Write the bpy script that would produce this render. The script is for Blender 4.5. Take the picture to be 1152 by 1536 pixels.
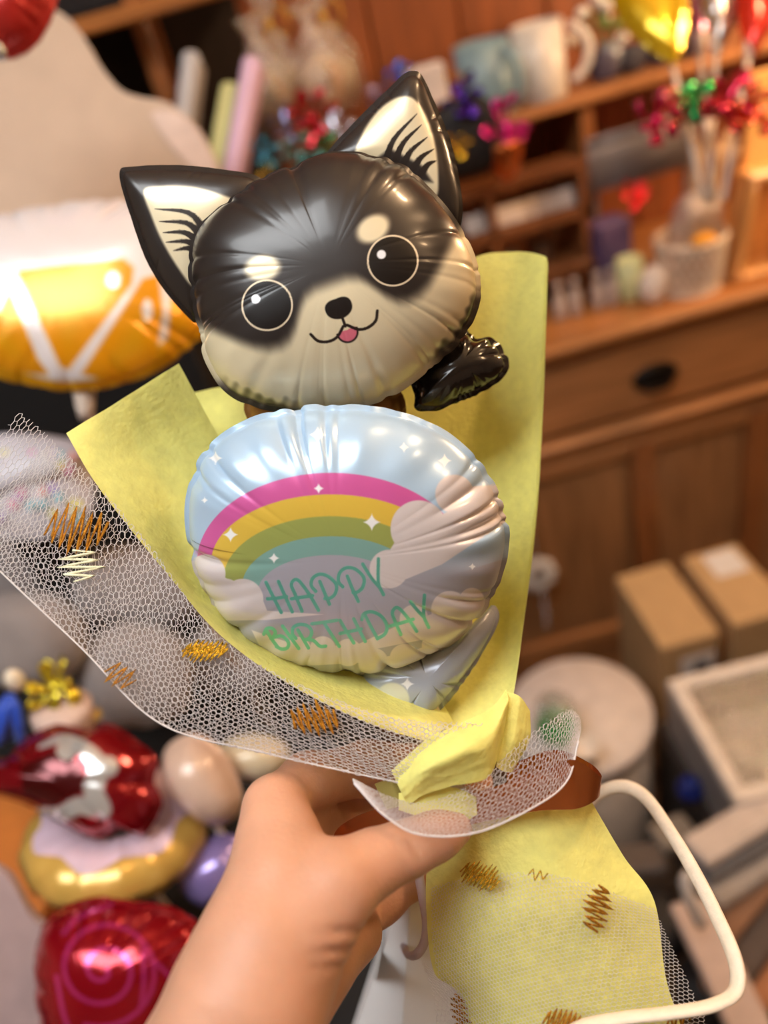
import bpy, bmesh, math, random
import numpy as np
from mathutils import Vector, Matrix

for o in list(bpy.data.objects):
    bpy.data.objects.remove(o, do_unlink=True)
scene = bpy.context.scene
COL = scene.collection
rng = np.random.default_rng(7)
random.seed(7)

# ------------------------------------------------------------------ camera
FPX = 1154.0
TH, PH = math.radians(36), math.radians(16)
U0 = np.array([0, math.sin(TH), math.cos(TH)])
FW = np.array([0, math.cos(TH), -math.sin(TH)])
RT = math.cos(PH) * np.array([1.0, 0, 0]) - math.sin(PH) * U0
UP = math.sin(PH) * np.array([1.0, 0, 0]) + math.cos(PH) * U0
CAM = np.array([0, 0, 1.5])
cd = bpy.data.cameras.new('camera')
cam_ob = bpy.data.objects.new('camera', cd)
COL.objects.link(cam_ob)
m = Matrix.Identity(4)
for i in range(3):
    m[i][0], m[i][1], m[i][2], m[i][3] = RT[i], UP[i], -FW[i], CAM[i]
cam_ob.matrix_world = m
cd.sensor_fit = 'VERTICAL'
cd.sensor_height = 36
cd.sensor_width = 27
cd.lens = FPX / 1536 * 36
cd.clip_start = 0.02
cd.dof.use_dof = True
cd.dof.focus_distance = 0.372
cd.dof.aperture_fstop = 2.75
scene.camera = cam_ob

# ------------------------------------------------------------------ world, exposure
scene.view_settings.view_transform = 'Standard'
scene.view_settings.look = 'None'
scene.view_settings.gamma = 1
scene.view_settings.use_curve_mapping = False
scene.view_settings.exposure = 0.0
w = bpy.data.worlds.new('world')
scene.world = w
w.use_nodes = True
w.node_tree.nodes['Background'].inputs[0].default_value = (0.95, 0.97, 1.0, 1)
w.node_tree.nodes['Background'].inputs[1].default_value = 0.32

CEIL_LAMP = ((-0.55, 0.0, 2.52), 1.2, 0.6, 12.0)       # position, length, width, emission
BULBS = [((1.0, 1.08, 1.40), 300.0), ((0.95, 0.1, 2.1), 200.0), ((0.80, 0.62, 2.15), 480.0)]


# ------------------------------------------------------------------ helpers
def srgb(c):
    c = np.asarray(c, float)
    return np.where(c <= 0.04045, c / 12.92, ((c + 0.055) / 1.055) ** 2.4)


def H(r, g, b):
    v = srgb(np.array([r, g, b]) / 255.0)
    return (float(v[0]), float(v[1]), float(v[2]), 1.0)


def ray(px, py):
    return RT * ((px - 576) / FPX) - UP * ((py - 768) / FPX) + FW


def cam(px, py, d):
    return CAM + ray(px, py) * d


def onz(px, py, z):
    v = ray(px, py)
    return CAM + v * ((z - CAM[2]) / v[2])


def ony(px, py, y):
    v = ray(px, py)
    return CAM + v * (y / v[1])


def proj(v):
    q = v - CAM
    d = q @ FW
    return 576 + (q @ RT) / d * FPX, 768 - (q @ UP) / d * FPX


def smooth(a, b, x):
    t = np.clip((x - a) / (b - a), 0, 1)
    return t * t * (3 - 2 * t)


def N(o):
    o = np.asarray(o, float)
    return o / np.linalg.norm(o)


# ---- materials
MATS = {}


def mat(name, col, rough=0.5, metal=0.0, var=0.12, scale=40.0, bump=0.0, bscale=None, stretch=(1, 1, 1),
        coat=0.0, sss=0.0, attr=None, trans=0.0, emis=None, spec=0.5, sheen=0.0):
    if name in MATS:
        return MATS[name]
    M = bpy.data.materials.new(name)
    M.use_nodes = True
    nt = M.node_tree
    bs = nt.nodes['Principled BSDF']
    tc = nt.nodes.new('ShaderNodeTexCoord')
    mp = nt.nodes.new('ShaderNodeMapping')
    mp.inputs['Scale'].default_value = stretch
    nt.links.new(tc.outputs['Object'], mp.inputs['Vector'])
    nz = nt.nodes.new('ShaderNodeTexNoise')
    nz.inputs['Scale'].default_value = scale
    nz.inputs['Detail'].default_value = 4
    nt.links.new(mp.outputs[0], nz.inputs['Vector'])
    mr = nt.nodes.new('ShaderNodeMapRange')
    mr.inputs['From Min'].default_value = 0.25
    mr.inputs['From Max'].default_value = 0.75
    mr.inputs['To Min'].default_value = 1 - var
    mr.inputs['To Max'].default_value = 1 + var
    nt.links.new(nz.outputs['Fac'], mr.inputs['Value'])
    mx = nt.nodes.new('ShaderNodeMix')
    mx.data_type = 'RGBA'
    mx.blend_type = 'MULTIPLY'
    mx.inputs[0].default_value = 1.0
    if attr:
        at = nt.nodes.new('ShaderNodeAttribute')
        at.attribute_name = attr
        nt.links.new(at.outputs['Color'], mx.inputs[6])
        # alpha channel of the print tells metallic lettering from ink
        ma = nt.nodes.new('ShaderNodeMapRange')
        ma.inputs['To Min'].default_value = 0.6
        ma.inputs['To Max'].default_value = metal
        nt.links.new(at.outputs['Alpha'], ma.inputs['Value'])
        nt.links.new(ma.outputs[0], bs.inputs['Metallic'])
    else:
        mx.inputs[6].default_value = col
        bs.inputs['Metallic'].default_value = metal
    nt.links.new(mr.outputs[0], mx.inputs[7])
    nt.links.new(mx.outputs[2], bs.inputs['Base Color'])
    bs.inputs['Roughness'].default_value = rough
    bs.inputs['Coat Weight'].default_value = coat
    bs.inputs['Coat Roughness'].default_value = 0.12
    bs.inputs['Specular IOR Level'].default_value = spec
    if sheen:
        bs.inputs['Sheen Weight'].default_value = sheen
    if sss:
        bs.inputs['Subsurface Weight'].default_value = sss
        bs.inputs['Subsurface Radius'].default_value = (0.012, 0.005, 0.003)
        bs.inputs['Subsurface Scale'].default_value = 0.6
    if emis:
        bs.inputs['Emission Color'].default_value = emis[0]
        bs.inputs['Emission Strength'].default_value = emis[1]
    if bump:
        n2 = nt.nodes.new('ShaderNodeTexNoise')
        n2.inputs['Scale'].default_value = bscale or scale
        n2.inputs['Detail'].default_value = 5
        nt.links.new(mp.outputs[0], n2.inputs['Vector'])
        bp = nt.nodes.new('ShaderNodeBump')
        bp.inputs['Strength'].default_value = bump
        bp.inputs['Distance'].default_value = 0.002
        nt.links.new(n2.outputs['Fac'], bp.inputs['Height'])
        nt.links.new(bp.outputs[0], bs.inputs['Normal'])
    out = nt.nodes['Material Output']
    if trans:
        tr = nt.nodes.new('ShaderNodeBsdfTranslucent')
        nt.links.new(mx.outputs[2], tr.inputs['Color'])
        ms = nt.nodes.new('ShaderNodeMixShader')
        ms.inputs[0].default_value = trans
        nt.links.new(bs.outputs[0], ms.inputs[1])
        nt.links.new(tr.outputs[0], ms.inputs[2])
        nt.links.new(ms.outputs[0], out.inputs['Surface'])
    MATS[name] = M
    return M


def clear_mat(name, col, fac=0.2, rough=0.08):
    if name in MATS:
        return MATS[name]
    M = bpy.data.materials.new(name)
    M.use_nodes = True
    nt = M.node_tree
    nt.nodes.remove(nt.nodes['Principled BSDF'])
    a = nt.nodes.new('ShaderNodeBsdfTransparent')
    g = nt.nodes.new('ShaderNodeBsdfGlossy')
    g.inputs['Roughness'].default_value = rough
    g.inputs['Color'].default_value = col
    nz = nt.nodes.new('ShaderNodeTexNoise')
    nz.inputs['Scale'].default_value = 60
    bp = nt.nodes.new('ShaderNodeBump')
    bp.inputs['Strength'].default_value = 0.6
    bp.inputs['Distance'].default_value = 0.004
    nt.links.new(nz.outputs['Fac'], bp.inputs['Height'])
    nt.links.new(bp.outputs[0], g.inputs['Normal'])
    ms = nt.nodes.new('ShaderNodeMixShader')
    ms.inputs[0].default_value = fac
    nt.links.new(a.outputs[0], ms.inputs[1])
    nt.links.new(g.outputs[0], ms.inputs[2])
    nt.links.new(ms.outputs[0], nt.nodes['Material Output'].inputs['Surface'])
    MATS[name] = M
    return M


def wood(name, c, rough=0.38, axis=0, var=0.35):
    st = [9, 9, 9]
    st[axis] = 0.7
    return mat(name, c, rough, 0, var, 9, bump=0.15, bscale=14, stretch=tuple(st))


def foil(name, c, rough=0.16, metal=0.75):
    return mat(name, c, rough, metal, 0.06, 20, bump=0.12, bscale=45, coat=0.4)


# ---- objects
def tag(o, label=None, cat=None, group=None, kind=None):
    if label:
        o['label'] = label
    if cat:
        o['category'] = cat
    if group:
        o['group'] = group
    if kind:
        o['kind'] = kind
    return o


def thing(name, label, cat, origin, group=None):
    o = bpy.data.objects.new(name, None)
    o.empty_display_size = 0.02
    COL.objects.link(o)
    o.location = Vector([float(x) for x in origin])
    return tag(o, label, cat, group)


def root_loc(p):
    v = Vector((0, 0, 0))
    while p:
        v = v + Vector(p.location)
        p = p.parent
    return np.array(v)


def mk(name, verts, faces, material, parent=None, origin=None, smooth_=True, col=None):
    """verts in world space -> one mesh object (all parents are unrotated)"""
    verts = np.asarray(verts, float)
    if origin is None:
        mn, mxx = verts.min(0), verts.max(0)
        origin = np.array([(mn[0] + mxx[0]) / 2, (mn[1] + mxx[1]) / 2, mn[2]])
    if parent is not None:
        pl = root_loc(parent)
        origin = pl
    v = verts - np.asarray(origin)
    me = bpy.data.meshes.new(name)
    if isinstance(faces, np.ndarray):
        n, k = faces.shape
        me.vertices.add(len(v))
        me.vertices.foreach_set('co', v.astype(np.float32).ravel())
        me.loops.add(n * k)
        me.loops.foreach_set('vertex_index', faces.astype(np.int32).ravel())
        me.polygons.add(n)
        me.polygons.foreach_set('loop_start', (np.arange(n) * k).astype(np.int32))
        me.update(calc_edges=True)
    else:
        me.from_pydata([tuple(x) for x in v], [], faces)
    if smooth_:
        me.polygons.foreach_set('use_smooth', np.ones(len(me.polygons), bool))
    if col is not None:
        at = me.color_attributes.new('print', 'FLOAT_COLOR', 'POINT')
        at.data.foreach_set('color', np.asarray(col, np.float32).ravel())
    me.materials.append(material)
    me.validate()
    o = bpy.data.objects.new(name, me)
    COL.objects.link(o)
    if parent is not None:
        o.parent = parent
        o.location = (0, 0, 0)
    else:
        o.location = Vector([float(x) for x in origin])
    return o


ORD = ['leftmost', 'second from the left', 'third from the left', 'fourth from the left', 'fifth from the left', 'sixth from the left', 'seventh from the left', 'eighth from the left', 'rightmost']


class MB:
    def __init__(s):
        s.v, s.f = [], []

    def add(s, v, f):
        b = len(s.v)
        s.v += [tuple(x) for x in v]
        s.f += [tuple(b + i for i in q) for q in f]
        return s

    def box(s, c, size, bev=0.0, rot=None):
        hx, hy, hz = [x / 2 for x in size]
        b = min(bev, hx * .9, hy * .9, hz * .9)
        if b <= 0:
            b = min(hx, hy, hz) * 0.08
        bm = bmesh.new()
        for sx in (-1, 1):
            for sy in (-1, 1):
                for sz in (-1, 1):
                    for k in range(3):
                        p = [sx * (hx - b), sy * (hy - b), sz * (hz - b)]
                        p[k] = (sx * hx, sy * hy, sz * hz)[k]
                        bm.verts.new(p)
        r = bmesh.ops.convex_hull(bm, input=bm.verts[:])
        bmesh.ops.dissolve_limit(bm, angle_limit=0.02, verts=bm.verts[:], edges=bm.edges[:])
        bm.verts.index_update()
        R = rot if rot is not None else np.eye(3)
        v = [np.asarray(c) + R @ np.array(x.co) for x in bm.verts]
        f = [[q.index for q in fa.verts] for fa in bm.faces]
        bm.free()
        return s.add(v, f)

    def tube(s, path, r, n=8, flat=1.0, cap=True, flatdir=None):
        P = np.asarray(path, float)
        k = len(P)
        rr = np.full(k, r) if np.isscalar(r) else np.asarray(r)
        T = np.gradient(P, axis=0)
        T /= np.linalg.norm(T, axis=1)[:, None] + 1e-12
        ref = np.array([0, 0, 1.0]) if flatdir is None else np.asarray(flatdir, float)
        if flatdir is None and abs(T[0] @ ref) > 0.9:
            ref = np.array([1.0, 0, 0])
        v = []
        prev = None
        for i in range(k):
            if prev is None or flatdir is not None:
                a = ref - T[i] * (ref @ T[i])
            else:
                a = prev - T[i] * (prev @ T[i])
            a /= np.linalg.norm(a) + 1e-12
            prev = a
            b = np.cross(T[i], a)
            for j in range(n):
                t = 2 * math.pi * j / n
                v.append(P[i] + rr[i] * (math.cos(t) * a * flat + math.sin(t) * b))
        f = []
        for i in range(k - 1):
            for j in range(n):
                j2 = (j + 1) % n
                f.append((i * n + j, i * n + j2, (i + 1) * n + j2, (i + 1) * n + j))
        if cap:
            f.append(tuple(range(n))[::-1])
            f.append(tuple((k - 1) * n + j for j in range(n)))
        return s.add(v, f)

    def lathe(s, prof, base, axis=(0, 0, 1), n=28, cap=True, squash=1.0):
        ax = N(axis)
        a = np.cross(ax, [0, 1, 0] if abs(ax[1]) < 0.9 else [1, 0, 0])
        a = N(a)
        b = np.cross(ax, a)
        v = []
        for r, z in prof:
            for j in range(n):
                t = 2 * math.pi * j / n
                v.append(np.asarray(base) + ax * z + r * (math.cos(t) * a + squash * math.sin(t) * b))
        f = []
        k = len(prof)
        for i in range(k - 1):
            for j in range(n):
                j2 = (j + 1) % n
                f.append((i * n + j, i * n + j2, (i + 1) * n + j2, (i + 1) * n + j))
        if cap:
            f.append(tuple(range(n))[::-1])
            f.append(tuple((k - 1) * n + j for j in range(n)))
        return s.add(v, f)

    def blob(s, c, rad, rot=None, n=20, e=1.0, noise=0.0, seed=0):
        """superellipsoid, optionally lumpy"""
        R = rot if rot is not None else np.eye(3)
        v = []
        g = np.random.default_rng(seed)
        ph = g.uniform(0, 6.28, 6)
        for i in range(n + 1):
            la = -math.pi / 2 + math.pi * i / n
            for j in range(2 * n):
                lo = math.pi * j / n
                sp = lambda t: math.copysign(abs(t) ** e, t)
                p = np.array([sp(math.cos(la)) * sp(math.cos(lo)) * rad[0], sp(math.cos(la)) * sp(math.sin(lo)) * rad[1], sp(math.sin(la)) * rad[2]])
                if noise:
                    p *= 1 + noise * (math.sin(3 * lo + ph[0] + 2 * la) + math.sin(5 * la + ph[1]) * math.cos(2 * lo + ph[2]) + .6 * math.sin(7 * lo + ph[3] - 3 * la))
                v.append(np.asarray(c) + R @ p)
        f = []
        k = 2 * n
        for i in range(n):
            for j in range(k):
                f.append((i * k + j, i * k + (j + 1) % k, (i + 1) * k + (j + 1) % k, (i + 1) * k + j))
        return s.add(v, f)

    def build(s, name, material, parent=None, smooth_=False, origin=None):
        return mk(name, np.array(s.v), s.f, material, parent, origin, smooth_)


def rotz(a):
    c, s = math.cos(a), math.sin(a)
    return np.array([[c, -s, 0], [s, c, 0], [0, 0, 1.0]])


def rot_axis(ax, a):
    return np.array(Matrix.Rotation(a, 3, Vector([float(x) for x in ax])))


def bx(name, c, size, material, parent=None, bev=0.003, rot=None):
    return MB().box(c, size, bev, rot).build(name, material, parent)


def bx2(name, lo, hi, material, parent=None, bev=0.003):
    lo, hi = np.array(lo, float), np.array(hi, float)
    return bx(name, (lo + hi) / 2, hi - lo, material, parent, bev)


def struct(o):
    o['kind'] = 'structure'
    return o


def catmull(P, m, closed=False):
    P = np.asarray(P, float)
    n = len(P)
    if closed:
        t = np.linspace(0, n, m, endpoint=False)
    else:
        t = np.linspace(0, n - 1, m)
    i = np.floor(t).astype(int)
    if not closed:
        i = np.minimum(i, n - 2)
    u = (t - i)[:, None]
    g = (lambda k: P[np.mod(k, n)]) if closed else None
    if closed:
        p0, p1, p2, p3 = g(i - 1), g(i), g(i + 1), g(i + 2)
    else:
        Q = np.vstack([2 * P[0] - P[1], P, 2 * P[-1] - P[-2]])
        p0, p1, p2, p3 = Q[i], Q[i + 1], Q[i + 2], Q[i + 3]
    return 0.5 * (2 * p1 + (p2 - p0) * u + (2 * p0 - 5 * p1 + 4 * p2 - p3) * u ** 2 + (3 * p1 - p0 - 3 * p2 + p3) * u ** 3)


# ---- inflated foil balloon from an outline
def pillow(name, outline, depth, Hf, material, parent=None, tilt=(0, 0), rings=14, segs=120, ncrease=22, seed=0,
           Hb=None, paint=None, flange=0.0025, crease=0.25, center=None, back=None, pa=2.3, pb=0.58, curved=True, scal=0.012, clen=(0.15, 0.5), cw=(0.008, 0.03), puck=0.05, wav=0.0008):
    g = np.random.default_rng(seed)
    o = np.asarray(outline, float)
    c = o.mean(0) if center is None else np.asarray(center, float)
    P0 = cam(c[0], c[1], depth)
    n = N(-FW + tilt[0] * RT + tilt[1] * UP)
    a = N(RT - n * (RT @ n))
    b = np.cross(n, a)
    if curved:
        o = catmull(o, max(240, len(o) * 12), True)
    else:
        o = np.vstack([o[i] + (o[(i + 1) % len(o)] - o[i]) * t for i in range(len(o)) for t in np.linspace(0, 1, 30, endpoint=False)[:, None]])
    pts = []
    for x, y in o:
        v = ray(x, y)
        pts.append(CAM + v * (((P0 - CAM) @ n) / (v @ n)) - P0)
    pts = np.array(pts)
    xa, ya = pts @ a, pts @ b
    ang = np.arctan2(ya, xa)
    rad = np.hypot(xa, ya)
    k = np.argsort(ang)
    ang, rad = ang[k], rad[k]
    th = np.linspace(-math.pi, math.pi, segs, endpoint=False)
    rt = np.interp(th, ang, rad, period=2 * math.pi)
    # creases
    ca = np.sort(g.uniform(-math.pi, math.pi, ncrease))
    cwid = g.uniform(cw[0], cw[1], ncrease)
    cl = g.uniform(clen[0], clen[1], ncrease)
    cs = g.uniform(0.4, 1.0, ncrease)
    scallop = np.zeros(segs)
    s = np.linspace(0, 1, rings) ** 0.85
    s[0] = 0.004
    S, Tm = np.meshgrid(s, th, indexing='ij')
    cr = np.zeros_like(S)
    for i in range(ncrease):
        dth = (th - ca[i] + math.pi) % (2 * math.pi) - math.pi
        wv = np.exp(-(dth / (cwid[i] * 2.2)) ** 2)
        scallop += wv * cs[i]
        wid = cwid[i] * (0.5 + 1.2 * S)
        d2 = (Tm - ca[i] + math.pi) % (2 * math.pi) - math.pi
        cr += cs[i] * np.exp(-np.abs(d2 / wid) ** 1.3) * smooth(1 - cl[i], 1.0, S)
    cr = np.clip(cr, 0, 1.2)
    rt = rt * (1 - scal * np.clip(scallop, 0, 1.5))
    pu = puck * np.sin(ncrease * 0.6 * Tm + 2 * np.sin(3 * Tm)) * smooth(0.55, 1, S)
    prof = (1 - np.clip(S, 0, 1) ** pa) ** pb
    zf = Hf * prof * (1 - crease * cr + pu)
    Hb = Hf if Hb is None else Hb
    zb = -Hb * prof * (1 - 0.7 * crease * cr - pu)
    r2 = S * rt[None, :]
    base = P0[None, None, :] + (r2 * np.cos(Tm))[..., None] * a + (r2 * np.sin(Tm))[..., None] * b
    vf = base + zf[..., None] * n
    vb = base + zb[..., None] * n
    rfl = rt + flange
    fl = P0 + (rfl * np.cos(th))[:, None] * a + (rfl * np.sin(th))[:, None] * b + (wav * np.sin(23 * th + 2 * np.sin(5 * th)))[:, None] * n
    V = np.vstack([vf.reshape(-1, 3), fl, vb[::-1][1:].reshape(-1, 3)])   # front rings, flange, back rings (edge ring shared)
    R = rings + 1 + rings - 1
    i, j = np.meshgrid(np.arange(R - 1), np.arange(segs), indexing='ij')
    j2 = (j + 1) % segs
    F = np.stack([i * segs + j, (i + 1) * segs + j, (i + 1) * segs + j2, i * segs + j2], -1).reshape(-1, 4)
    # close the poles
    V = np.vstack([V, [vf[0].mean(0)], [vb[0].mean(0)]])
    p0, p1 = len(V) - 2, len(V) - 1
    jj = np.arange(segs)
    F = np.vstack([F, np.stack([np.full(segs, p0), jj, (jj + 1) % segs, np.full(segs, p0)], -1)[:0]])
    cap = np.stack([np.full(segs // 2, p0), jj[0::2][:segs // 2], (jj[0::2] + 1)[:segs // 2] % segs, (jj[0::2] + 2)[:segs // 2] % segs], -1)
    e = (R - 1) * segs
    cap2 = np.stack([np.full(segs // 2, p1), e + (jj[0::2] + 2)[:segs // 2] % segs, e + (jj[0::2] + 1)[:segs // 2] % segs, e + jj[0::2][:segs // 2]], -1)
    F = np.vstack([F, cap, cap2])
    colr = None
    if paint:
        px, py = proj(V)
        sv = np.concatenate([S.ravel(), np.full(segs, 1.02), S[::-1][1:].ravel(), [0], [0]])
        rgb, al = paint(px, py, sv)
        nf = rings * segs + segs
        bk = np.asarray(back if back is not None else (0.6, 0.6, 0.6))
        rgb[nf:] = bk
        rgb[-2] = rgb[0]
        al[nf:] = 1
        colr = np.hstack([srgb(rgb), al[:, None]])
    return mk(name, V, F, material, parent, P0 if parent is None else None, True, colr)


def sd_seg(px, py, p, q):
    p, q = np.array(p, float), np.array(q, float)
    d = q - p
    t = np.clip(((px - p[0]) * d[0] + (py - p[1]) * d[1]) / (d @ d + 1e-9), 0, 1)
    return np.hypot(px - p[0] - t * d[0], py - p[1] - t * d[1]), t


def sd_poly(px, py, pts):
    """signed distance to polygon, negative inside"""
    pts = np.asarray(pts, float)
    dist = np.full(px.shape, 1e9)
    ins = np.zeros(px.shape, bool)
    for i in range(len(pts)):
        a, b = pts[i], pts[(i + 1) % len(pts)]
        dist = np.minimum(dist, sd_seg(px, py, a, b)[0])
        if a[1] != b[1]:
            c = (a[1] > py) != (b[1] > py)
            ins ^= c & (px < (b[0] - a[0]) * (py - a[1]) / (b[1] - a[1]) + a[0])
    return np.where(ins, -dist, dist)


def lay(rgb, c, mask):
    return rgb * (1 - mask[:, None]) + np.array(c)[None, :] * mask[:, None]


# ---- surfaces from control grids of (px, py, depth)
class Surf:
    def __init__(s, rows):
        s.P = np.array([[cam(*p) for p in r] for r in rows])

    def ev(s, u, v):
        def w(t, n):
            t = np.clip(t, 0, 1) * (n - 1)
            i = np.minimum(np.floor(t).astype(int), n - 2)
            x = (t - i)[:, None]
            return i, [-.5 * x + x ** 2 - .5 * x ** 3, 1 - 2.5 * x ** 2 + 1.5 * x ** 3, .5 * x + 2 * x ** 2 - 1.5 * x ** 3, -.5 * x ** 2 + .5 * x ** 3]
        P = s.P
        P = np.concatenate([2 * P[:1] - P[1:2], P, 2 * P[-1:] - P[-2:-1]], 0)
        P = np.concatenate([2 * P[:, :1] - P[:, 1:2], P, 2 * P[:, -1:] - P[:, -2:-1]], 1)
        i, wu = w(np.asarray(u, float), s.P.shape[0])
        j, wv = w(np.asarray(v, float), s.P.shape[1])
        out = 0
        for a in range(4):
            for b in range(4):
                out = out + wu[a] * wv[b] * P[i + a, j + b]
        return out

    def size(s):
        t = np.linspace(0, 1, 60)
        lu = np.mean([np.linalg.norm(np.diff(s.ev(t, np.full(60, k)), axis=0), axis=1).sum() for k in (.2, .5, .8)])
        lv = np.mean([np.linalg.norm(np.diff(s.ev(np.full(60, k), t), axis=0), axis=1).sum() for k in (.2, .5, .8)])
        return lu, lv

    def grid(s, nu, nv, wr=0.0, seed=0, th=0.0004):
        g = np.random.default_rng(seed)
        u, v = np.meshgrid(np.linspace(0, 1, nu), np.linspace(0, 1, nv), indexing='ij')
        V = s.ev(u.ravel(), v.ravel())
        if wr:
            d = np.zeros(nu * nv)
            U, W = u.ravel(), v.ravel()
            for _ in range(9):
                a = g.uniform(0, math.pi)
                f = g.uniform(4, 13)
                d += g.uniform(.3, 1) * np.sin(f * (U * math.cos(a) + W * math.sin(a)) + g.uniform(0, 6)) ** 3
            V = V - FW * (wr * d / 3)[:, None]
        i, j = np.meshgrid(np.arange(nu - 1), np.arange(nv - 1), indexing='ij')
        F = np.stack([i * nv + j, (i + 1) * nv + j, (i + 1) * nv + j + 1, i * nv + j + 1], -1).reshape(-1, 4)
        # both faces, with a paper's thickness
        V2 = V + FW * th
        n = len(V)
        return np.vstack([V, V2]), np.vstack([F, F[:, ::-1] + n])


def sheet(name, rows, material, parent, nu=60, nv=40, wr=0.0, seed=0, th=0.0004):
    V, F = Surf(rows).grid(nu, nv, wr, seed, th)
    return mk(name, V, F, material, parent)


def tubes_np(A, B, r):
    """many thin 3-sided threads at once"""
    d = B - A
    L = np.linalg.norm(d, axis=1)[:, None] + 1e-12
    d = d / L
    p = np.cross(d, FW)
    p /= np.linalg.norm(p, axis=1)[:, None] + 1e-12
    q = np.cross(d, p)
    V = []
    for t in range(3):
        an = 2 * math.pi * t / 3
        off = r * (math.cos(an) * p + math.sin(an) * q)
        V += [A + off, B + off]
    n = len(A)
    V = np.stack(V, 1).reshape(-1, 3)
    base = np.arange(n)[:, None] * 6
    F = np.concatenate([base + np.array([[0, 1, 3, 2]]), base + np.array([[2, 3, 5, 4]]), base + np.array([[4, 5, 1, 0]])], 0)
    return V, F


def hexnet(name, rows, material, parent, pitch=0.0026, thread=0.00016, rot=0.0, shift=0.0, clip=None, seed=0, wr=0.0):
    S = Surf(rows)
    lu, lv = S.size()
    a = pitch / math.sqrt(3)                 # hexagon side
    R = math.hypot(lu, lv)
    nx, ny = int(R / (1.5 * a)) + 3, int(R / pitch) + 3
    A, B = [], []
    i, j = np.meshgrid(np.arange(-nx, nx), np.arange(-ny, ny), indexing='ij')
    cx = 1.5 * a * i.ravel() + shift
    cy = pitch * (j.ravel() + 0.5 * (i.ravel() % 2))
    ang = np.radians([0, 60, 120, 180])
    for k in range(3):
        A.append(np.stack([cx + a * math.cos(ang[k]), cy + a * math.sin(ang[k])], 1))
        B.append(np.stack([cx + a * math.cos(ang[k + 1]), cy + a * math.sin(ang[k + 1])], 1))
    A, B = np.vstack(A), np.vstack(B)
    c, s_ = math.cos(rot), math.sin(rot)
    M = np.array([[c, s_], [-s_, c]])
    A, B = A @ M + [lu / 2, lv / 2], B @ M + [lu / 2, lv / 2]
    A, B = A / [lu, lv], B / [lu, lv]
    mid = (A + B) / 2
    k = (mid > 0.002).all(1) & (mid < 0.998).all(1)
    if clip:
        k &= clip(mid[:, 0], mid[:, 1])
    A, B = np.clip(A[k], 0, 1), np.clip(B[k], 0, 1)

    def wob(P, uv):
        if not wr:
            return P
        d = np.sin(uv[:, 0] * 23 + 3 * uv[:, 1]) ** 3 + np.sin(uv[:, 0] * 9 + 14 * uv[:, 1] + 1) ** 3
        return P - FW * (wr * d)[:, None]
    V, F = tubes_np(wob(S.ev(A[:, 0], A[:, 1]), A), wob(S.ev(B[:, 0], B[:, 1]), B), thread)
    o = mk(name, V, F, material, parent)
    o['kind'] = 'stuff'
    return o, S


def zigzag(S, u, v, wu, wv, n, material, parent, ang=0.0, r=0.00045, seed=0, lift=0.0012, jag=0.25):
    """scribbled glitter strokes lying on a surface"""
    g = np.random.default_rng(seed)
    lu, lv = S.size()
    pts = []
    for k in range(n):
        x = (k / (n - 1) - .5) * wu
        env = math.sqrt(max(0.05, 1 - (2 * k / (n - 1) - 1) ** 2 * .8))
        y = (wv / 2) * env * (1 if k % 2 else -1) * (1 + g.uniform(-jag, jag))
        pts.append((x * math.cos(ang) - y * math.sin(ang), x * math.sin(ang) + y * math.cos(ang)))
    pts = np.array(pts)
    seg = []
    for k in range(n - 1):
        for t in np.linspace(0, 1, 6, endpoint=False):
            seg.append(pts[k] * (1 - t) + pts[k + 1] * t)
    seg.append(pts[-1])
    seg = np.array(seg)
    P = S.ev(u + seg[:, 0] / lu, v + seg[:, 1] / lv) - FW * lift
    rr = r * (0.7 + 0.6 * g.random(len(P)))
    return MB().tube(P, rr, 5).build('glitter_mark', material, parent, True)

# ------------------------------------------------------------------ the room
plaster = mat('plaster', H(196, 180, 160), 0.8, 0, 0.05, 6, bump=0.1, bscale=60)
floor_m = wood('floor_wood', H(92, 66, 46), 0.45, 0)
for i in range(16):
    pass
fl = struct(bx2('floor', (-2.2, -2.2, -0.05), (2.2, 1.9, -0.012), mat('subfloor', H(40, 30, 24), 0.8), None, 0.002))
for i in range(20):
    y0 = -2.2 + i * 0.205
    bx2('plank', (-2.2, y0, -0.012), (2.2, y0 + 0.201, 0.0), floor_m, fl, 0.002)
struct(bx2('wall_back', (-2.2, 1.75, 0), (2.2, 1.85, 2.62), mat('back_paint', H(120, 92, 70), 0.8, 0, .05, 6)))
struct(bx2('wall_left', (-2.3, -2.2, 0), (-2.2, 1.75, 2.62), plaster))
struct(bx2('wall_right', (2.2, -2.2, 0), (2.3, 1.75, 2.62), plaster))
struct(bx2('wall_front', (-2.2, -2.3, 0), (2.2, -2.2, 2.62), plaster))
struct(bx2('ceiling', (-2.2, -2.2, 2.62), (2.2, 1.75, 2.7), mat('ceiling_white', H(225, 220, 212), 0.85, 0, .03, 6)))

# ceiling fitting (key light)
(lx, ly, lz), ll, lw, le = CEIL_LAMP
t = thing('ceiling_light', 'rectangular white ceiling light fitting with glowing diffuser', 'ceiling light', (lx, ly, 2.62))
bx('housing', (lx, ly, 2.595), (ll + .06, lw + .06, 0.05), mat('white_enamel', H(235, 235, 232), 0.4), t, 0.006)
bx('diffuser', (lx, ly, 2.561), (ll, lw, 0.016), mat('lamp_diffuser', (1, 1, 1, 1), 0.5, emis=((0.93, 0.98, 1.0, 1), le)), t, 0.004)


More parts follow.
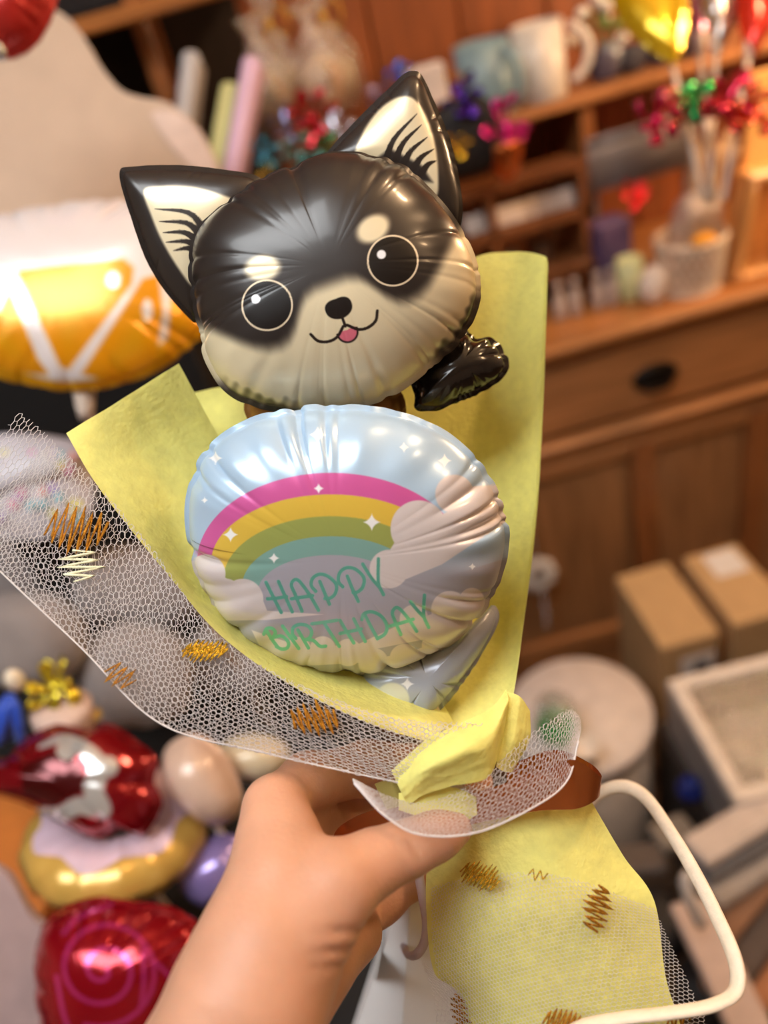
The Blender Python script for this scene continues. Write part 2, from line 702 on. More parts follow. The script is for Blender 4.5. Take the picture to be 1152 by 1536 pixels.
def bulb(p, e, label):
    t = thing('pendant_lamp', label, 'lamp', (p[0], p[1], 2.62), 'warm bulbs hanging on cords')
    c = mat('cord_black', H(25, 22, 20), 0.6)
    MB().tube([(p[0], p[1], 2.62), (p[0], p[1], p[2] + .08)], .003, 8).build('cord', c, t, True)
    MB().lathe([(.012, .0), (.016, .03), (.014, .05), (.006, .055)], (p[0], p[1], p[2] + .03), n=16).build('socket', mat('brass', H(150, 110, 50), .3, .9), t, True)
    MB().lathe([(.003, -.04), (.02, -.035), (.032, -.015), (.033, .0), (.026, .02), (.013, .035)], p, n=20).build(
        'bulb', mat('bulb_%d' % int(e), (1, .7, .4, 1), .4, emis=((1.0, 0.64, 0.34, 1), e)), t, True)


bulb(BULBS[0][0], BULBS[0][1], 'warm bulb hanging low over the right end of the dresser')
bulb(BULBS[1][0], BULBS[1][1], 'warm bulb hanging behind the photographer to the right')
bulb(BULBS[2][0], BULBS[2][1], 'warm bulb hanging in front of the dresser')

# ------------------------------------------------------------------ the dresser
wd = wood('dresser_wood', H(166, 110, 66), 0.36, 0)
wdv = wood('dresser_wood_upright', H(142, 86, 46), 0.38, 2)
wdp = wood('dresser_panel', H(150, 104, 66), 0.4, 2)
wdb = wood('dresser_back', H(136, 72, 34), 0.45, 2)
wtop = wood('dresser_top', H(168, 108, 58), 0.32, 0)
D = thing('wooden_dresser', 'tall brown wooden dresser with shelves, wide drawers and panelled doors', 'dresser', (0.2, 1.35, 0))
XL, XR = -1.05, 1.15
bx2('counter_top', (XL - .02, 1.135, .875), (XR + .02, 1.62, .90), wtop, D, .008)
bx2('counter_moulding', (XL, 1.15, .858), (XR, 1.6, .876), wd, D, .006)
bx2('carcass_side', (XL, 1.175, .02), (XL + .025, 1.6, .86), wdv, D)
bx2('carcass_side', (XR - .025, 1.175, .02), (XR, 1.6, .86), wdv, D)
bx2('carcass_back', (XL + .025, 1.585, .02), (XR - .025, 1.6, .86), wdb, D)
bx2('lower_moulding', (XL, 1.148, .683), (XR, 1.2, .70), wd, D, .007)
bx2('lower_rail', (XL, 1.165, .645), (XR, 1.2, .683), wd, D, .004)
bx2('plinth', (XL, 1.175, .0), (XR, 1.58, .11), wd, D, .004)
mpull = mat('black_iron', H(30, 24, 22), 0.35, 0.7, .1, 60)
dx = [XL + .03, -.32, .08, .90, XR - .03]
dxs = [(-1.02, -.36), (-.34, .12), (.14, .915), (.93, 1.12)]
for (a, b) in dxs:
    dr = bx2('drawer', (a + .012, 1.163, .712), (b - .012, 1.2, .848), wd, D, .006)
    cx = (a + b) / 2
    if b - a > .3:
        bm = MB()
        bm.blob((cx, 1.158, .84 - .06), (.042, .012, .026), None, 12)
        bm.tube([(cx - .03, 1.152, .772), (cx - .015, 1.142, .764), (cx + .015, 1.142, .764), (cx + .03, 1.152, .772)], .004, 8)
        bm.build('drawer_pull', mpull, dr, True)
    bx2('drawer_divider', (b - .008, 1.17, .70), (b + .028, 1.2, .86), wdv, D)
# doors: frame members and recessed panels, each a part
edges = [-1.03, -.60, -.22, .18, .505, .735, 1.12]
for k in range(len(edges) - 1):
    a, b = edges[k], edges[k + 1]
    sw = .022
    bx2('door_stile', (a, 1.165, .11), (a + sw, 1.19, .645), wdv, D, .003)
    bx2('door_stile', (b - sw, 1.165, .11), (b, 1.19, .645), wdv, D, .003)
    bx2('door_rail', (a + sw, 1.167, .11), (b - sw, 1.19, .17), wd, D, .003)
    bx2('door_rail', (a + sw, 1.167, .62), (b - sw, 1.19, .645), wd, D, .003)
    bx2('door_panel', (a + sw, 1.183, .17), (b - sw, 1.196, .62), wdp, D, .002)
# upper part
for i in range(14):
    a = XL + i * (XR - XL) / 14
    bx2('back_plank', (a + .002, 1.555, .90), (a + (XR - XL) / 14 - .002, 1.575, 2.05), wdb, D, .003)
for x in (XL, -.16, XR - .024):
    bx2('upright', (x, 1.37, .90), (x + .024, 1.555, 2.05), wdv, D, .003)
bx2('upright', (.50, 1.37, .90), (.524, 1.555, 1.2), wdv, D, .003)
dk = wood('recess_shade_dark', H(34, 22, 18), .7, 2)  # near-black panels added in the left recess, their colour standing in for deep shade
bx2('recess_shade_panel', (XL + .026, 1.545, 1.142), (-.004, 1.554, 1.476), dk, D, .002)
bx2('recess_shade_panel', (XL + .026, 1.545, 1.502), (.08, 1.554, 2.0), dk, D, .002)
bx2('mug_shelf', (.16, 1.355, 1.2), (XR - .024, 1.555, 1.218), wd, D, .004)
bx2('upper_shelf', (XL + .024, 1.30, 1.478), (-.0, 1.555, 1.50), wtop, D, .004)
bx2('upper_shelf', (.0, 1.36, 1.60), (XR - .024, 1.555, 1.62), wd, D, .004)
bx2('lower_shelf', (XL + .024, 1.36, 1.12), (.16, 1.555, 1.14), wd, D, .004)
bx2('cornice', (XL - .02, 1.34, 2.05), (XR + .02, 1.58, 2.1), wd, D, .01)

# small tiered rack on the counter
rk = thing('tiered_rack', 'small dark wooden tiered rack standing on the dresser counter', 'rack', (.3, 1.3, .90))
wr2 = wood('rack_wood', H(126, 74, 40), .42, 0)
for z, y0 in ((1.122, 1.29), (1.05, 1.275), (.963, 1.262)):
    bx2('rack_shelf', (.13, y0, z), (.468, 1.352, z + .015), wr2, rk, .002)
    bx2('rack_lip', (.13, y0 - .005, z), (.468, y0, z + .02), wr2, rk, .002)
for x in (.13, .30, .456):
    bx2('rack_post', (x, 1.27, .90), (x + .012, 1.352, 1.122), wr2, rk, .002)
tagm = mat('tag_white', H(222, 205, 195), .6)
for i, (px, py) in enumerate([(712, 318), (735, 305), (757, 312), (780, 305), (803, 302), (826, 302), (850, 293)]):
    p = ony(px, py, 1.285)
    rr = rot_axis((1, 0, 0), .5) @ rotz(.3 * (i % 3 - 1))
    z = 1.05 + .015
    o = bx('price_card', (p[0], 1.30, z + .016), (.034, .0035, .03), tagm, None, .001, rot_axis((1, 0, 0), -.35))
    tag(o, 'small white card on the middle tier of the rack, %s' % ORD[i] if i < 6 else 'rightmost small white card on the middle tier of the rack', 'card', 'white cards on the wooden rack')
glassy = mat('milky_glass', H(190, 170, 160), .2, 0, .08, 30, coat=.5)
for i, px in enumerate([838, 862, 897, 918]):
    p = ony(px, 440, 1.235)
    o = MB().lathe([(.009, 0), (.0105, .004), (.0105, .04), (.005, .048), (.005, .058), (.007, .059), (.007, .066)], (p[0], 1.235, .9), n=16).build('small_bottle', glassy, None, True)
    tag(o, ['leftmost', 'second', 'third', 'rightmost'][i] + ' of four small pale bottles on the counter before the rack', 'bottle', 'pale bottles on the counter')
# more little boxes standing on the rack tiers (dim)
for i in range(5):
    x = .155 + i * .06
    o = bx('trinket_box', (x, 1.318, .978 + .018), (.03, .03, .036), mat('trinket_%d' % i, H(*[(96, 70, 66), (120, 100, 96), (70, 50, 60), (140, 110, 90), (90, 60, 40)][i]), .5), None, .002)
    tag(o, ['dusky brown', 'grey', 'plum', 'tan', 'dark brown'][i] + ' trinket box on the lowest tier of the rack', 'box', 'trinket boxes on the rack')

# ------------------------------------------------------------------ things on the dresser
def mug(px, py, y, zb, h, r, material, label, A=.25, hr=.042):
    p = ony(px, py, y)
    p[2] = zb
    t = thing('mug', label, 'mug', p, 'mugs on the dresser shelf')
    MB().lathe([(r * .9, 0), (r, .004), (r, h), (r - .004, h), (r - .005, .006), (.001, .006)], p, n=32).build('body', material, t, True)
    a = np.linspace(-1.25, 1.25, 14)
    dv = np.array([math.cos(A), -math.sin(A), 0])
    c = p + dv * r * .92 + np.array([0, 0, h * .52])
    path = [c + dv * (hr * math.cos(q)) + np.array([0, 0, h * .36 * math.sin(q) / .95]) for q in a]
    MB().tube(path, .0075, 8).build('handle', material, t, True)


mug(732, 150, 1.405, 1.218, .108, .046, mat('blue_ceramic', H(128, 152, 160), .4), 'grey-blue mug on the dresser shelf, left of the white mug', 1.0, .03)
mug(812, 130, 1.405, 1.218, .112, .042, mat('white_ceramic', H(215, 205, 195), .35), 'white mug with a big handle on the dresser shelf')


def stick(name, a, b, r, material, parent):
    return MB().tube([a, (np.asarray(a) + np.asarray(b)) / 2, b], r, 8).build(name, material, parent, True)


def star_outline(cx, cy, r, n=5, inner=.5, rot=0.0, sx=1.0):
    o = []
    for k in range(2 * n):
        q = rot + math.pi * k / n
        rr = r if k % 2 == 0 else r * inner
        o.append((cx + rr * math.sin(q) * sx, cy - rr * math.cos(q)))
    return o


def foil_bow(px, py, d, r, c, label, seed, name='foil_decoration', cat='foil decoration', group='foil decorations on the dresser', base=None, loops=6):
    """crumpled foil pom: several curled foil petals round a knot"""
    p = cam(px, py, d)
    t = thing(name, label, cat, p, group)
    M = foil('foil_%s' % '_'.join(str(x) for x in c), H(*c), .14, .85)
    g = np.random.default_rng(seed)
    rm = r * d / FPX
    for k in range(loops):
        q = 2 * math.pi * k / loops + g.uniform(-.3, .3)
        dirn = RT * math.cos(q) + UP * math.sin(q) - FW * g.uniform(0, .7)
        side = N(np.cross(dirn, FW) + .4 * g.normal(size=3))
        a = np.linspace(0, 1, 7)
        L = rm * g.uniform(.75, 1.15)
        path = [p + dirn * L * math.sin(x * math.pi * .75) * 1.0 + side * L * .55 * (math.sin(x * math.pi) * (1 - x)) for x in a]
        MB().tube(path, rm * .34 * np.sin(.25 + a * 2.6), 8, flat=.3).build('petal', M, t, True)
    MB().blob(p, (rm * .28,) * 3, None, 8).build('knot', M, t, True)
    return t


# clear bags with gold ties at the top
cel = clear_mat('cellophane', (1, .97, .9, 1), .22, .1)
gold = foil('gold_foil', H(225, 178, 70), .2, .95)
for k, (px, py) in enumerate([(402, 30), (482, 18)]):
    p = cam(px, py, 1.15)
    t = thing('gift_bag_clear', ['clear gift bag with gold tie on the dresser, nearer the dark corner', 'clear gift bag with gold tie hanging beside the brown planks'][k], 'gift bag', p + UP * -.09, 'clear gift bags with gold ties')
    b0 = p - np.array([0, 0, .13])
    MB().lathe([(.038, 0), (.043, .02), (.042, .07), (.025, .105), (.008, .125), (.02, .15), (.034, .175)], b0, n=24, cap=False).build('film', cel, t, True)
    MB().blob(b0 + [0, 0, .04], (.03, .03, .035), None, 10, noise=.03, seed=k).build('contents', mat('kraft_fill', H(176, 150, 118), .7, bump=.4), t, True)
    for s in (-1, 1):
        path = [b0 + [0, -.008, .125] + np.array([s * .028 * math.sin(q), -.01 * math.sin(q), .02 * math.sin(2 * q)]) for q in np.linspace(0, math.pi, 9)]
        MB().tube(path, .005, 6, flat=.35).build('tie_loop', gold, t, True)
    MB().blob(b0 + [0, -.01, .125], (.008, .008, .008), None, 8).build('tie_knot', gold, t, True)
    MB().tube([b0 + [0, -.01, .125], b0 + [.004, -.02, .09], b0 + [-.002, -.035, .055]], .0035, 6, flat=.4).build('tie_tail', gold, t, True)
bx2('rail_dark', (0, 0, 0), (0.001, 0.001, 0.001), wd, D, 0) if False else None

# bags of trinkets standing lower, behind the dog
for k, (px, py, c) in enumerate([(420, 130, (168, 136, 100)), (495, 110, (190, 150, 110))]):
    p = cam(px, py + 60, 1.17)
    t = thing('trinket_bag', ['clear bag of tan trinkets beside the pink slab', 'clear bag of tan trinkets below the brown planks'][k], 'bag', p, 'clear bags of trinkets')
    MB().lathe([(.036, 0), (.04, .02), (.037, .08), (.012, .12), (.028, .145)], p, n=24, cap=False).build('film', cel, t, True)
    MB().blob(p + [0, 0, .04], (.032, .03, .04), None, 10, noise=.05, seed=k).build('contents', mat('trinket_fill_%d' % k, H(*c), .5, .2, .3, 60), t, True)
    MB().blob(p + [.008, -.034, .055], (.005, .003, .02), None, 8).build('gold_tab', gold, t, True)

# upright coloured slabs (folded card) at the left of the dresser
for (x0, y0, x1, y1, wpx, c, lab, dd) in [
    (292, 88, 280, 190, 26, (188, 184, 186), 'pale grey foam slab standing upright left of the pink one', 1.12),
    (383, 96, 352, 262, 27, (214, 178, 204), 'pink foam slab standing upright behind the dog ear', 1.05),
    (352, 135, 330, 260, 30, (206, 202, 138), 'pale yellow foam slab leaning behind the pink slab', 1.08)]:
    a, b = cam(x0, y0, dd), cam(x1, y1, dd)
    b = b + (b - a) * .15
    ax = N(a - b)
    sd = N(np.cross(ax, FW))
    nn = np.cross(sd, ax)
    R = np.stack([sd, nn, ax], 1)
    o = bx('foam_slab', (a + b) / 2, (wpx * dd / FPX, .05, np.linalg.norm(a - b)), mat('foam_%d' % x0, H(*c), .7, 0, .03), None, .006, R)
    tag(o, lab, 'slab', 'foam slabs on the dresser')
o = bx2('slab_stand', (-.28, 1.22, .9), (.02, 1.36, .99), mat('dark_crate', H(44, 34, 34), .6))
tag(o, 'low dark crate on the counter under the foam slabs', 'crate')
for k in range(6):
    p = ony(212 + 18 * k, 128 + 4 * k, 1.46)
    o = bx('dark_book', (p[0], 1.46, 1.14 + .05), (.018, .09, .10), mat('book_%d' % (k % 3), H(*[(40, 48, 66), (56, 52, 70), (70, 78, 92)][k % 3]), .6), None, .002)
    tag(o, 'thin dark booklet in the shaded row behind the beige board, ' + (ORD[k] if k < 5 else ORD[-1]), 'booklet', 'dark booklets on the lower shelf')

# foil clutter behind the dog head
cl = [(468, 178, 1.12, 34, (190, 24, 44), 'red foil pom left of the right ear', 7), (505, 195, 1.10, 22, (200, 200, 215), 'silver foil pom beside the red pom', 5),
      (452, 235, 1.08, 30, (90, 150, 150), 'teal foil pom resting behind the dog head', 6), (486, 228, 1.09, 24, (18, 110, 58), 'green foil pom under the red pom', 6),
      (397, 232, 1.02, 20, (80, 170, 200), 'light blue foil pom with a shiny tip near the pink slab', 5), (404, 275, 1.02, 18, (220, 190, 90), 'pale gold foil pom tucked behind the head beside the left ear', 5),
      (600, 108, 1.15, 20, (20, 90, 200), 'bright blue foil pom at the tip of the right ear', 4), (575, 150, 1.15, 24, (120, 110, 150), 'lilac foil pom behind the slope of the right ear', 5),
      (694, 148, 1.12, 28, (62, 20, 150), 'violet foil pom left of the blue mug', 6), (683, 124, 1.14, 14, (230, 170, 30), 'small gold foil pom above the violet one', 5),
      (683, 222, 1.1, 18, (235, 185, 30), 'yellow gold foil pom beside the right ear edge', 5), (760, 190, 1.1, 34, (215, 40, 140), 'magenta foil pom below the mugs', 6),
      (430, 190, 1.12, 24, (140, 140, 180), 'greyish lavender foil pom beside the clear bag', 5)]
for i, (px, py, d, r, c, lab, lp) in enumerate(cl):
    foil_bow(px, py, d, r, c, lab, 100 + i, loops=lp)
o = MB().lathe([(.012, 0), (.02, .01), (.03, .05), (.031, .055)], cam(762, 268, 1.2), n=24).build('copper_cup', foil('copper_foil', H(214, 112, 50), .28, .8), None, True)
tag(o, 'orange copper foil cup under the magenta pom', 'cup')
o = bx('white_card_box', cam(640, 128, 1.2), (.06, .03, .055), tagm, None, .003)
tag(o, 'small white carton behind the tip of the right ear', 'carton')
o = MB().blob(cam(700, 205, 1.16), (.05, .03, .055), None, 12, .7).build('black_pouch', mat('black_cloth', H(22, 18, 20), .7, bump=.3), None, True)
tag(o, 'black pouch behind the right ear', 'pouch')
# flower bunch and dark bits on the mug shelf
t = thing('flower_posy', 'small posy of green and white flowers right of the white mug', 'flowers', ony(915, 85, 1.42))
p = ony(915, 85, 1.42)
p[2] = 1.218
MB().lathe([(.016, 0), (.024, .03), (.02, .055)], p, n=20).build('pot', mat('grey_glass', H(120, 120, 124), .2, 0, .1, 40, coat=.5), t, True)
g = np.random.default_rng(3)
for k in range(16):
    q = p + np.array([g.normal() * .022, g.normal() * .012, .085 + g.uniform(-.03, .04)])
    MB().tube([p + [0, 0, .04], (p + q) / 2 + [0, 0, .01], q], .0015, 5).build('stem', mat('stem_green', H(70, 90, 40), .6), t, True)
    MB().blob(q, (.011, .011, .008), None, 7, noise=.06, seed=k).build('bloom', mat('leaf_g' if k % 2 else 'bloom_w', H(96, 120, 50) if k % 2 else H(220, 214, 205), .6), t, True)
for k in range(4):
    x = .56 + .05 * k
    o = MB().blob((x, 1.41, 1.218 + .022), (.022, .02, .022), None, 10, .6, .03, k).build('dark_pouch', mat('pouch_%d' % (k % 2), H(*[(60, 52, 72), (44, 40, 50)][k % 2]), .6), None, True)
    tag(o, ['leftmost', 'second', 'third', 'rightmost'][k] + ' little dark pouch in the row on the mug shelf', 'pouch', 'dark pouches on the mug shelf')

# lollipop balloons on sticks, upper right
white_st = mat('white_plastic', H(222, 205, 190), .35)


def stick_balloon(outl, d, hf, c, label, sx0, sy0, sx1, sy1, seed, tilt=(0, 0), metal=.6, cup=True):
    P = np.mean(np.array(outl), 0)
    base = cam(sx1, sy1, d)
    t = thing('stick_balloon', label, 'balloon', base, 'small foil balloons on white sticks')
    pillow('balloon', outl, d, hf, foil('sb_%d' % seed, H(*c), .2, metal), t, tilt, 14, 90, 16, seed, crease=.4)
    a = cam(sx0, sy0, d)
    st = stick('stick', a, base, .0036 * d, white_st, t)
    if cup:
        MB().lathe([(.005, 0), (.009, .02), (.011, .032)], a, N(a - base), 14).build('cup', white_st, t, True)
    return t


stick_balloon([(930, -60), (1010, -60), (1030, -10), (1028, 40), (1015, 88), (1000, 90), (960, 60), (928, 20), (918, -20)], 1.0, .022, (228, 188, 24), 'shiny gold balloon on a white stick, upper right', 1008, 92, 1055, 300, 11, (-.2, .1), .55)
stick_balloon([(1020, -60), (1055, -60), (1062, 0), (1056, 60), (1045, 85), (1032, 40), (1022, 0)], 1.06, .012, (172, 96, 130), 'dusky pink balloon on a white stick beside the silver one', 1050, 84, 1070, 300, 12)
stick_balloon([(1052, -60), (1100, -60), (1112, 0), (1095, 45), (1075, 80), (1062, 40), (1052, 5)], 1.02, .018, (176, 164, 158), 'silver balloon on a white stick between the pink and red ones', 1074, 84, 1062, 300, 13, metal=.85)
stick_balloon([(1108, -60), (1180, -60), (1176, 0), (1146, 55), (1125, 88), (1112, 45), (1108, 0)], 1.0, .018, (218, 50, 34), 'bright red balloon on a white stick in the upper right corner', 1122, 88, 1085, 300, 14)
# foil poms round the sticks
for i, (px, py, d, r, c, lab) in enumerate([(985, 180, .97, 36, (205, 24, 92), 'magenta foil pom left of the green one by the sticks'), (1040, 155, .96, 30, (16, 140, 70), 'green foil pom tied round the white sticks'),
                                            (1085, 165, .96, 40, (200, 28, 66), 'crimson foil pom right of the green one by the sticks'), (1134, 172, .95, 42, (230, 96, 60), 'orange foil pom at the right edge by the sticks'),
                                            (1010, 165, .98, 30, (206, 120, 90), 'peach foil pom behind the magenta one')]):
    foil_bow(px, py, d, r, c, lab, 200 + i, group='foil poms on the stick bunch', loops=7)

# white woven basket with a bunch of canes, wire tray behind
bp = ony(1035, 432, 1.215)
bp[2] = .90
bas = thing('woven_basket', 'white woven basket holding a bunch of thin canes', 'basket', bp)
wht = mat('white_wicker', H(226, 206, 186), .55)
NB, hB, r0, r1 = 22, .085, .047, .056
for k in range(NB):
    for sgn in (-1, 1):
        path = []
        for z in np.linspace(0, 1, 7):
            q = 2 * math.pi * (k / NB) + sgn * z * .9
            r = r0 + (r1 - r0) * z + .001 * sgn
            path.append(bp + np.array([r * math.cos(q), r * math.sin(q), .004 + hB * z]))
        MB().tube(path, .0024, 5).build('strand', wht, bas, True)
for z, r in ((.004, r0), (hB + .004, r1)):
    q = np.linspace(0, 2 * math.pi, 33)
    MB().tube([bp + np.array([r * math.cos(x), r * math.sin(x), z]) for x in q], .0045, 8, cap=False).build('rim', wht, bas, True)
MB().lathe([(.001, 0), (r0, 0), (r0, .004), (.001, .004)], bp, n=24).build('bottom', wht, bas, True)
cane = mat('cane', H(214, 176, 132), .5)
g = np.random.default_rng(5)
tops = [(1040 + 8.5 * k, 205 + 14 * math.sin(k * 1.7)) for k in range(9)]
for k, (px, py) in enumerate(tops):
    a = bp + np.array([g.uniform(-.02, .02), g.uniform(-.02, .02), .01])
    b = ony(px, py, 1.20 + g.uniform(-.02, .02))
    o = MB().tube([a, (a + b) / 2, b], .0028, 6).build('cane', cane, None, True)
    tag(o, 'thin pale cane in the woven basket, ' + ORD[k], 'cane', 'canes in the woven basket')
t = thing('clear_pouch', 'crinkled clear pouch standing in front of the canes in the basket', 'pouch', bp + [0, -.03, .09])
MB().blob(bp + [-.002, -.025, .115], (.045, .022, .055), None, 14, .8, .03, 4).build('film', clear_mat('pouch_film', (.9, .82, .82, 1), .45, .3), t, True)
MB().blob(bp + [-.004, -.05, .097], (.022, .008, .012), None, 10, 1, .05, 2).build('yellow_tag', mat('yellow_felt', H(232, 160, 34), .6), t, True)

wire = mat('grey_wire', H(150, 140, 138), .4, .5)
tr = thing('wire_tray', 'grey wire mesh tray hung behind the woven basket', 'tray', ony(945, 300, 1.30))
A, B_ = ony(885, 243, 1.31), ony(1045, 205, 1.31)
for k in range(26):
    f = k / 25
    x = A[0] + (B_[0] - A[0]) * f
    MB().tube([(x, 1.31, 1.075 + .08), (x, 1.305, 1.075)], .0018, 5).build('wire', wire, tr, True)
for k in range(9):
    z = 1.075 + .08 * k / 8
    MB().tube([(A[0], 1.308, z), (B_[0], 1.308, z)], .0018 if k < 8 else .004, 6).build('wire', wire, tr, True)
bx2('tray_back', (A[0], 1.318, 1.07), (B_[0], 1.325, 1.157), mat('tray_grey', H(120, 108, 106), .6), tr)
for x in (A[0] + .01, B_[0] - .01):
    bx2('tray_leg', (x - .004, 1.318, .90), (x + .004, 1.33, 1.075), wire, tr, .001)
o = bx('purple_carton', (.505, 1.285, .9 + .065), (.062, .05, .13), mat('purple_card', H(92, 70, 104), .6), None, .003, rotz(.2))
tag(o, 'dull purple carton left of the basket', 'carton')
foil_bow(953, 292, 1.2, 22, (226, 30, 44), 'red foil pom beside the purple carton', 301, group='foil poms on the counter', loops=6)
p = ony(945, 420, 1.24)
p[2] = .9
o = MB().lathe([(.018, 0), (.02, .003), (.023, .07), (.021, .07), (.018, .006), (.001, .006)], p, n=24).build('green_tumbler', mat('pale_green', H(206, 204, 150), .5), None, True)
tag(o, 'pale green tumbler beside the basket on the counter', 'tumbler')
p = ony(980, 425, 1.2)
p[2] = .9
o = MB().blob(p + [0, 0, .03], (.024, .022, .034), None, 14, 1, .04, 8).build('white_pouf', mat('white_fluff', H(232, 214, 200), .8, bump=.5, bscale=120), None, True)
tag(o, 'round white pouf in front of the woven basket', 'pouf')
# wooden block frame at the right
p = ony(1135, 400, 1.2)
t = thing('wooden_stand', 'light wooden display frame at the right end of the counter', 'frame', (p[0], 1.2, .9))
lw_ = wood('light_wood', H(224, 164, 100), .4, 2)
for dx_ in (-.035, .045):
    bx('frame_side', (p[0] + dx_, 1.2, .98), (.018, .05, .16), lw_, t, .005, rot_axis((0, 1, 0), .12))
bx('frame_top', (p[0] + .013, 1.2, 1.062), (.1, .05, .018), lw_, t, .005, rot_axis((0, 1, 0), .12))
bx('frame_base', (p[0] + .005, 1.2, .906), (.1, .05, .014), lw_, t, .004)
o = bx('tan_card', ony(1140, 190, 1.22), (.05, .01, .16), mat('tan_card', H(232, 176, 104), .6), None, .003)
tag(o, 'tall tan card behind the orange pom at the right edge', 'card')

# ------------------------------------------------------------------ right: boxes, drum, window box
kraft = mat('kraft_card', H(196, 158, 112), .7, 0, .06, 30)
labm = mat('label_paper', H(224, 216, 212), .6, 0, .03)
ink = mat('ink_grey', H(84, 80, 84), .6)
for k, (x0, x1, y0, y1, lab) in enumerate([(.400, .503, .873, 1.068, 'narrow brown carton with a label on its front, beside the white drum'),
                                           (.536, .640, .878, 1.066, 'narrow brown carton with a white label on its top')]):
    t = thing('cardboard_box', lab, 'box', ((x0 + x1) / 2, (y0 + y1) / 2, 0), 'brown cartons in front of the dresser')
    bx2('carton_body', (x0, y0, 0), (x1, y1, .405), kraft, t, .002)
    bx2('lid', (x0 - .002, y0 - .002, .385), (x1 + .002, y1 + .002, .42), kraft, t, .003)
    if k == 0:
        lb = bx2('label', (x0 + .035, y0 - .0035, .30), (x1 - .006, y0 - .0015, .375), labm, t, .0003)
        MB().lathe([(.001, 0), (.016, 0), (.016, .001), (.001, .001)], (x0 + .072, y0 - .0035, .345), (0, -1, 0), 16).build('label_mark', ink, lb)
        for j in range(3):
            bx('label_mark', (x0 + .06, y0 - .004, .322 - .006 * j), (.03, .001, .002), ink, lb, .0002)
    else:
        bx2('label', (x0 + .03, y1 - .075, .4205), (x1 - .012, y1 - .01, .4215), labm, t, .0003)

# round white drum used as a side table
dc = (onz(775, 1040, .4) + onz(990, 1090, .4)) / 2
dc = np.array([.222, .808, 0])
t = thing('white_drum', 'round white drum table with a flat lid', 'drum', dc)
wpl = mat('white_lid', H(222, 208, 202), .45)
MB().lathe([(.112, 0), (.115, .01), (.115, .37)], dc, n=48).build('drum_body', mat('drum_grey', H(176, 162, 150), .5), t, True)
MB().lathe([(.117, .37), (.121, .374), (.121, .396), (.118, .40), (.001, .4005)], dc, n=48).build('lid', wpl, t, True)
jc = onz(838, 1108, .40)
t = thing('clear_jar', 'clear plastic jar with green filling on the white drum', 'jar', jc)
MB().lathe([(.034, .001), (.038, .004), (.038, .06), (.030, .074), (.028, .082)], jc, n=28, cap=False).build('jar_wall', clear_mat('jar_clear', (.95, 1, .97, 1), .14, .05), t, True)
MB().blob(jc + [0, 0, .034], (.033, .033, .032), None, 12, 1, .03, 3).build('green_filling', mat('green_fill', H(36, 170, 70), .4, bump=.3), t, True)
MB().lathe([(.029, .074), (.03, .076), (.03, .086), (.008, .09), (.008, .10), (.001, .101)], jc, n=24).build('jar_lid', clear_mat('jar_lid_clear', (.9, 1, .94, 1), .35, .1), t, True)
# cream wedge: fluted paper cup near the ribbon
o = MB().lathe([(.014, 0), (.02, .05), (.0215, .052), (.0195, .052), (.012, .004)], onz(880, 1150, .40), n=24).build('paper_cup', mat('cream_paper', H(236, 222, 208), .5), None, True)
tag(o, 'cream paper cup on the white drum beside the copper ribbon', 'cup')

# window box: white frame, clear lid
c0, c1, c2 = onz(1000, 1025, .45), onz(1165, 983, .45), onz(1112, 1205, .45)
e1 = N(c1 - c0)
e1[2] = 0
e1 = N(e1)
e2 = np.array([e1[1], -e1[0], 0])
Lb, Wb = .26, .225
R = np.stack([e1, -e2, [0, 0, 1.0]], 1)
ctr = c0 + e1 * Lb / 2 + e2 * Wb / 2
t = thing('window_box', 'white gift box with a clear window lid on the lower right pile', 'box', (ctr[0], ctr[1], .33))
frm = mat('box_white', H(232, 220, 210), .45)


def wb(name, u, v, z, su, sv, sz, mm, bev=.003):
    return bx(name, c0 + e1 * u + e2 * v + np.array([0, 0, z]), (su, sv, sz), mm, t, bev, R)


fw = .022
wb('lid_rail', Lb / 2, fw / 2, 0, Lb, fw, .018, frm)
wb('lid_rail', Lb / 2, Wb - fw / 2, 0, Lb, fw, .018, frm)
wb('lid_rail', fw / 2, Wb / 2, 0, fw, Wb - 2 * fw, .018, frm)
wb('lid_rail', Lb - fw / 2, Wb / 2, 0, fw, Wb - 2 * fw, .018, frm)
wb('window_pane', Lb / 2, Wb / 2, 0, Lb - 2 * fw, Wb - 2 * fw, .002, clear_mat('box_pane', (1, 1, 1, 1), .18, .06), 0)
gw = mat('box_side', H(150, 142, 140), .5)
wb('box_side', .003, Wb / 2, -.065, .006, Wb, .11, gw)
wb('box_side', Lb - .003, Wb / 2, -.065, .006, Wb, .11, gw)
wb('box_side', Lb / 2, .003, -.065, Lb - .012, .006, .11, gw)
wb('box_side', Lb / 2, Wb - .003, -.065, Lb - .012, .006, .11, gw)
wb('box_floor', Lb / 2, Wb / 2, -.118, Lb, Wb, .006, mat('box_floor', H(168, 160, 150), .6))
for k in range(4):
    q = c0 + e1 * (.07 + .05 * k) + e2 * (.1 + .03 * (k % 2)) + np.array([0, 0, -.09])
    o = MB().blob(q, (.03, .03, .024), None, 10, .9, .05, k).build('tissue_ball', mat('tissue', H(196, 190, 178), .8), None, True)
    tag(o, ['leftmost', 'second', 'third', 'rightmost'][k] + ' crumpled pale tissue ball inside the window box', 'tissue', 'tissue balls in the window box')
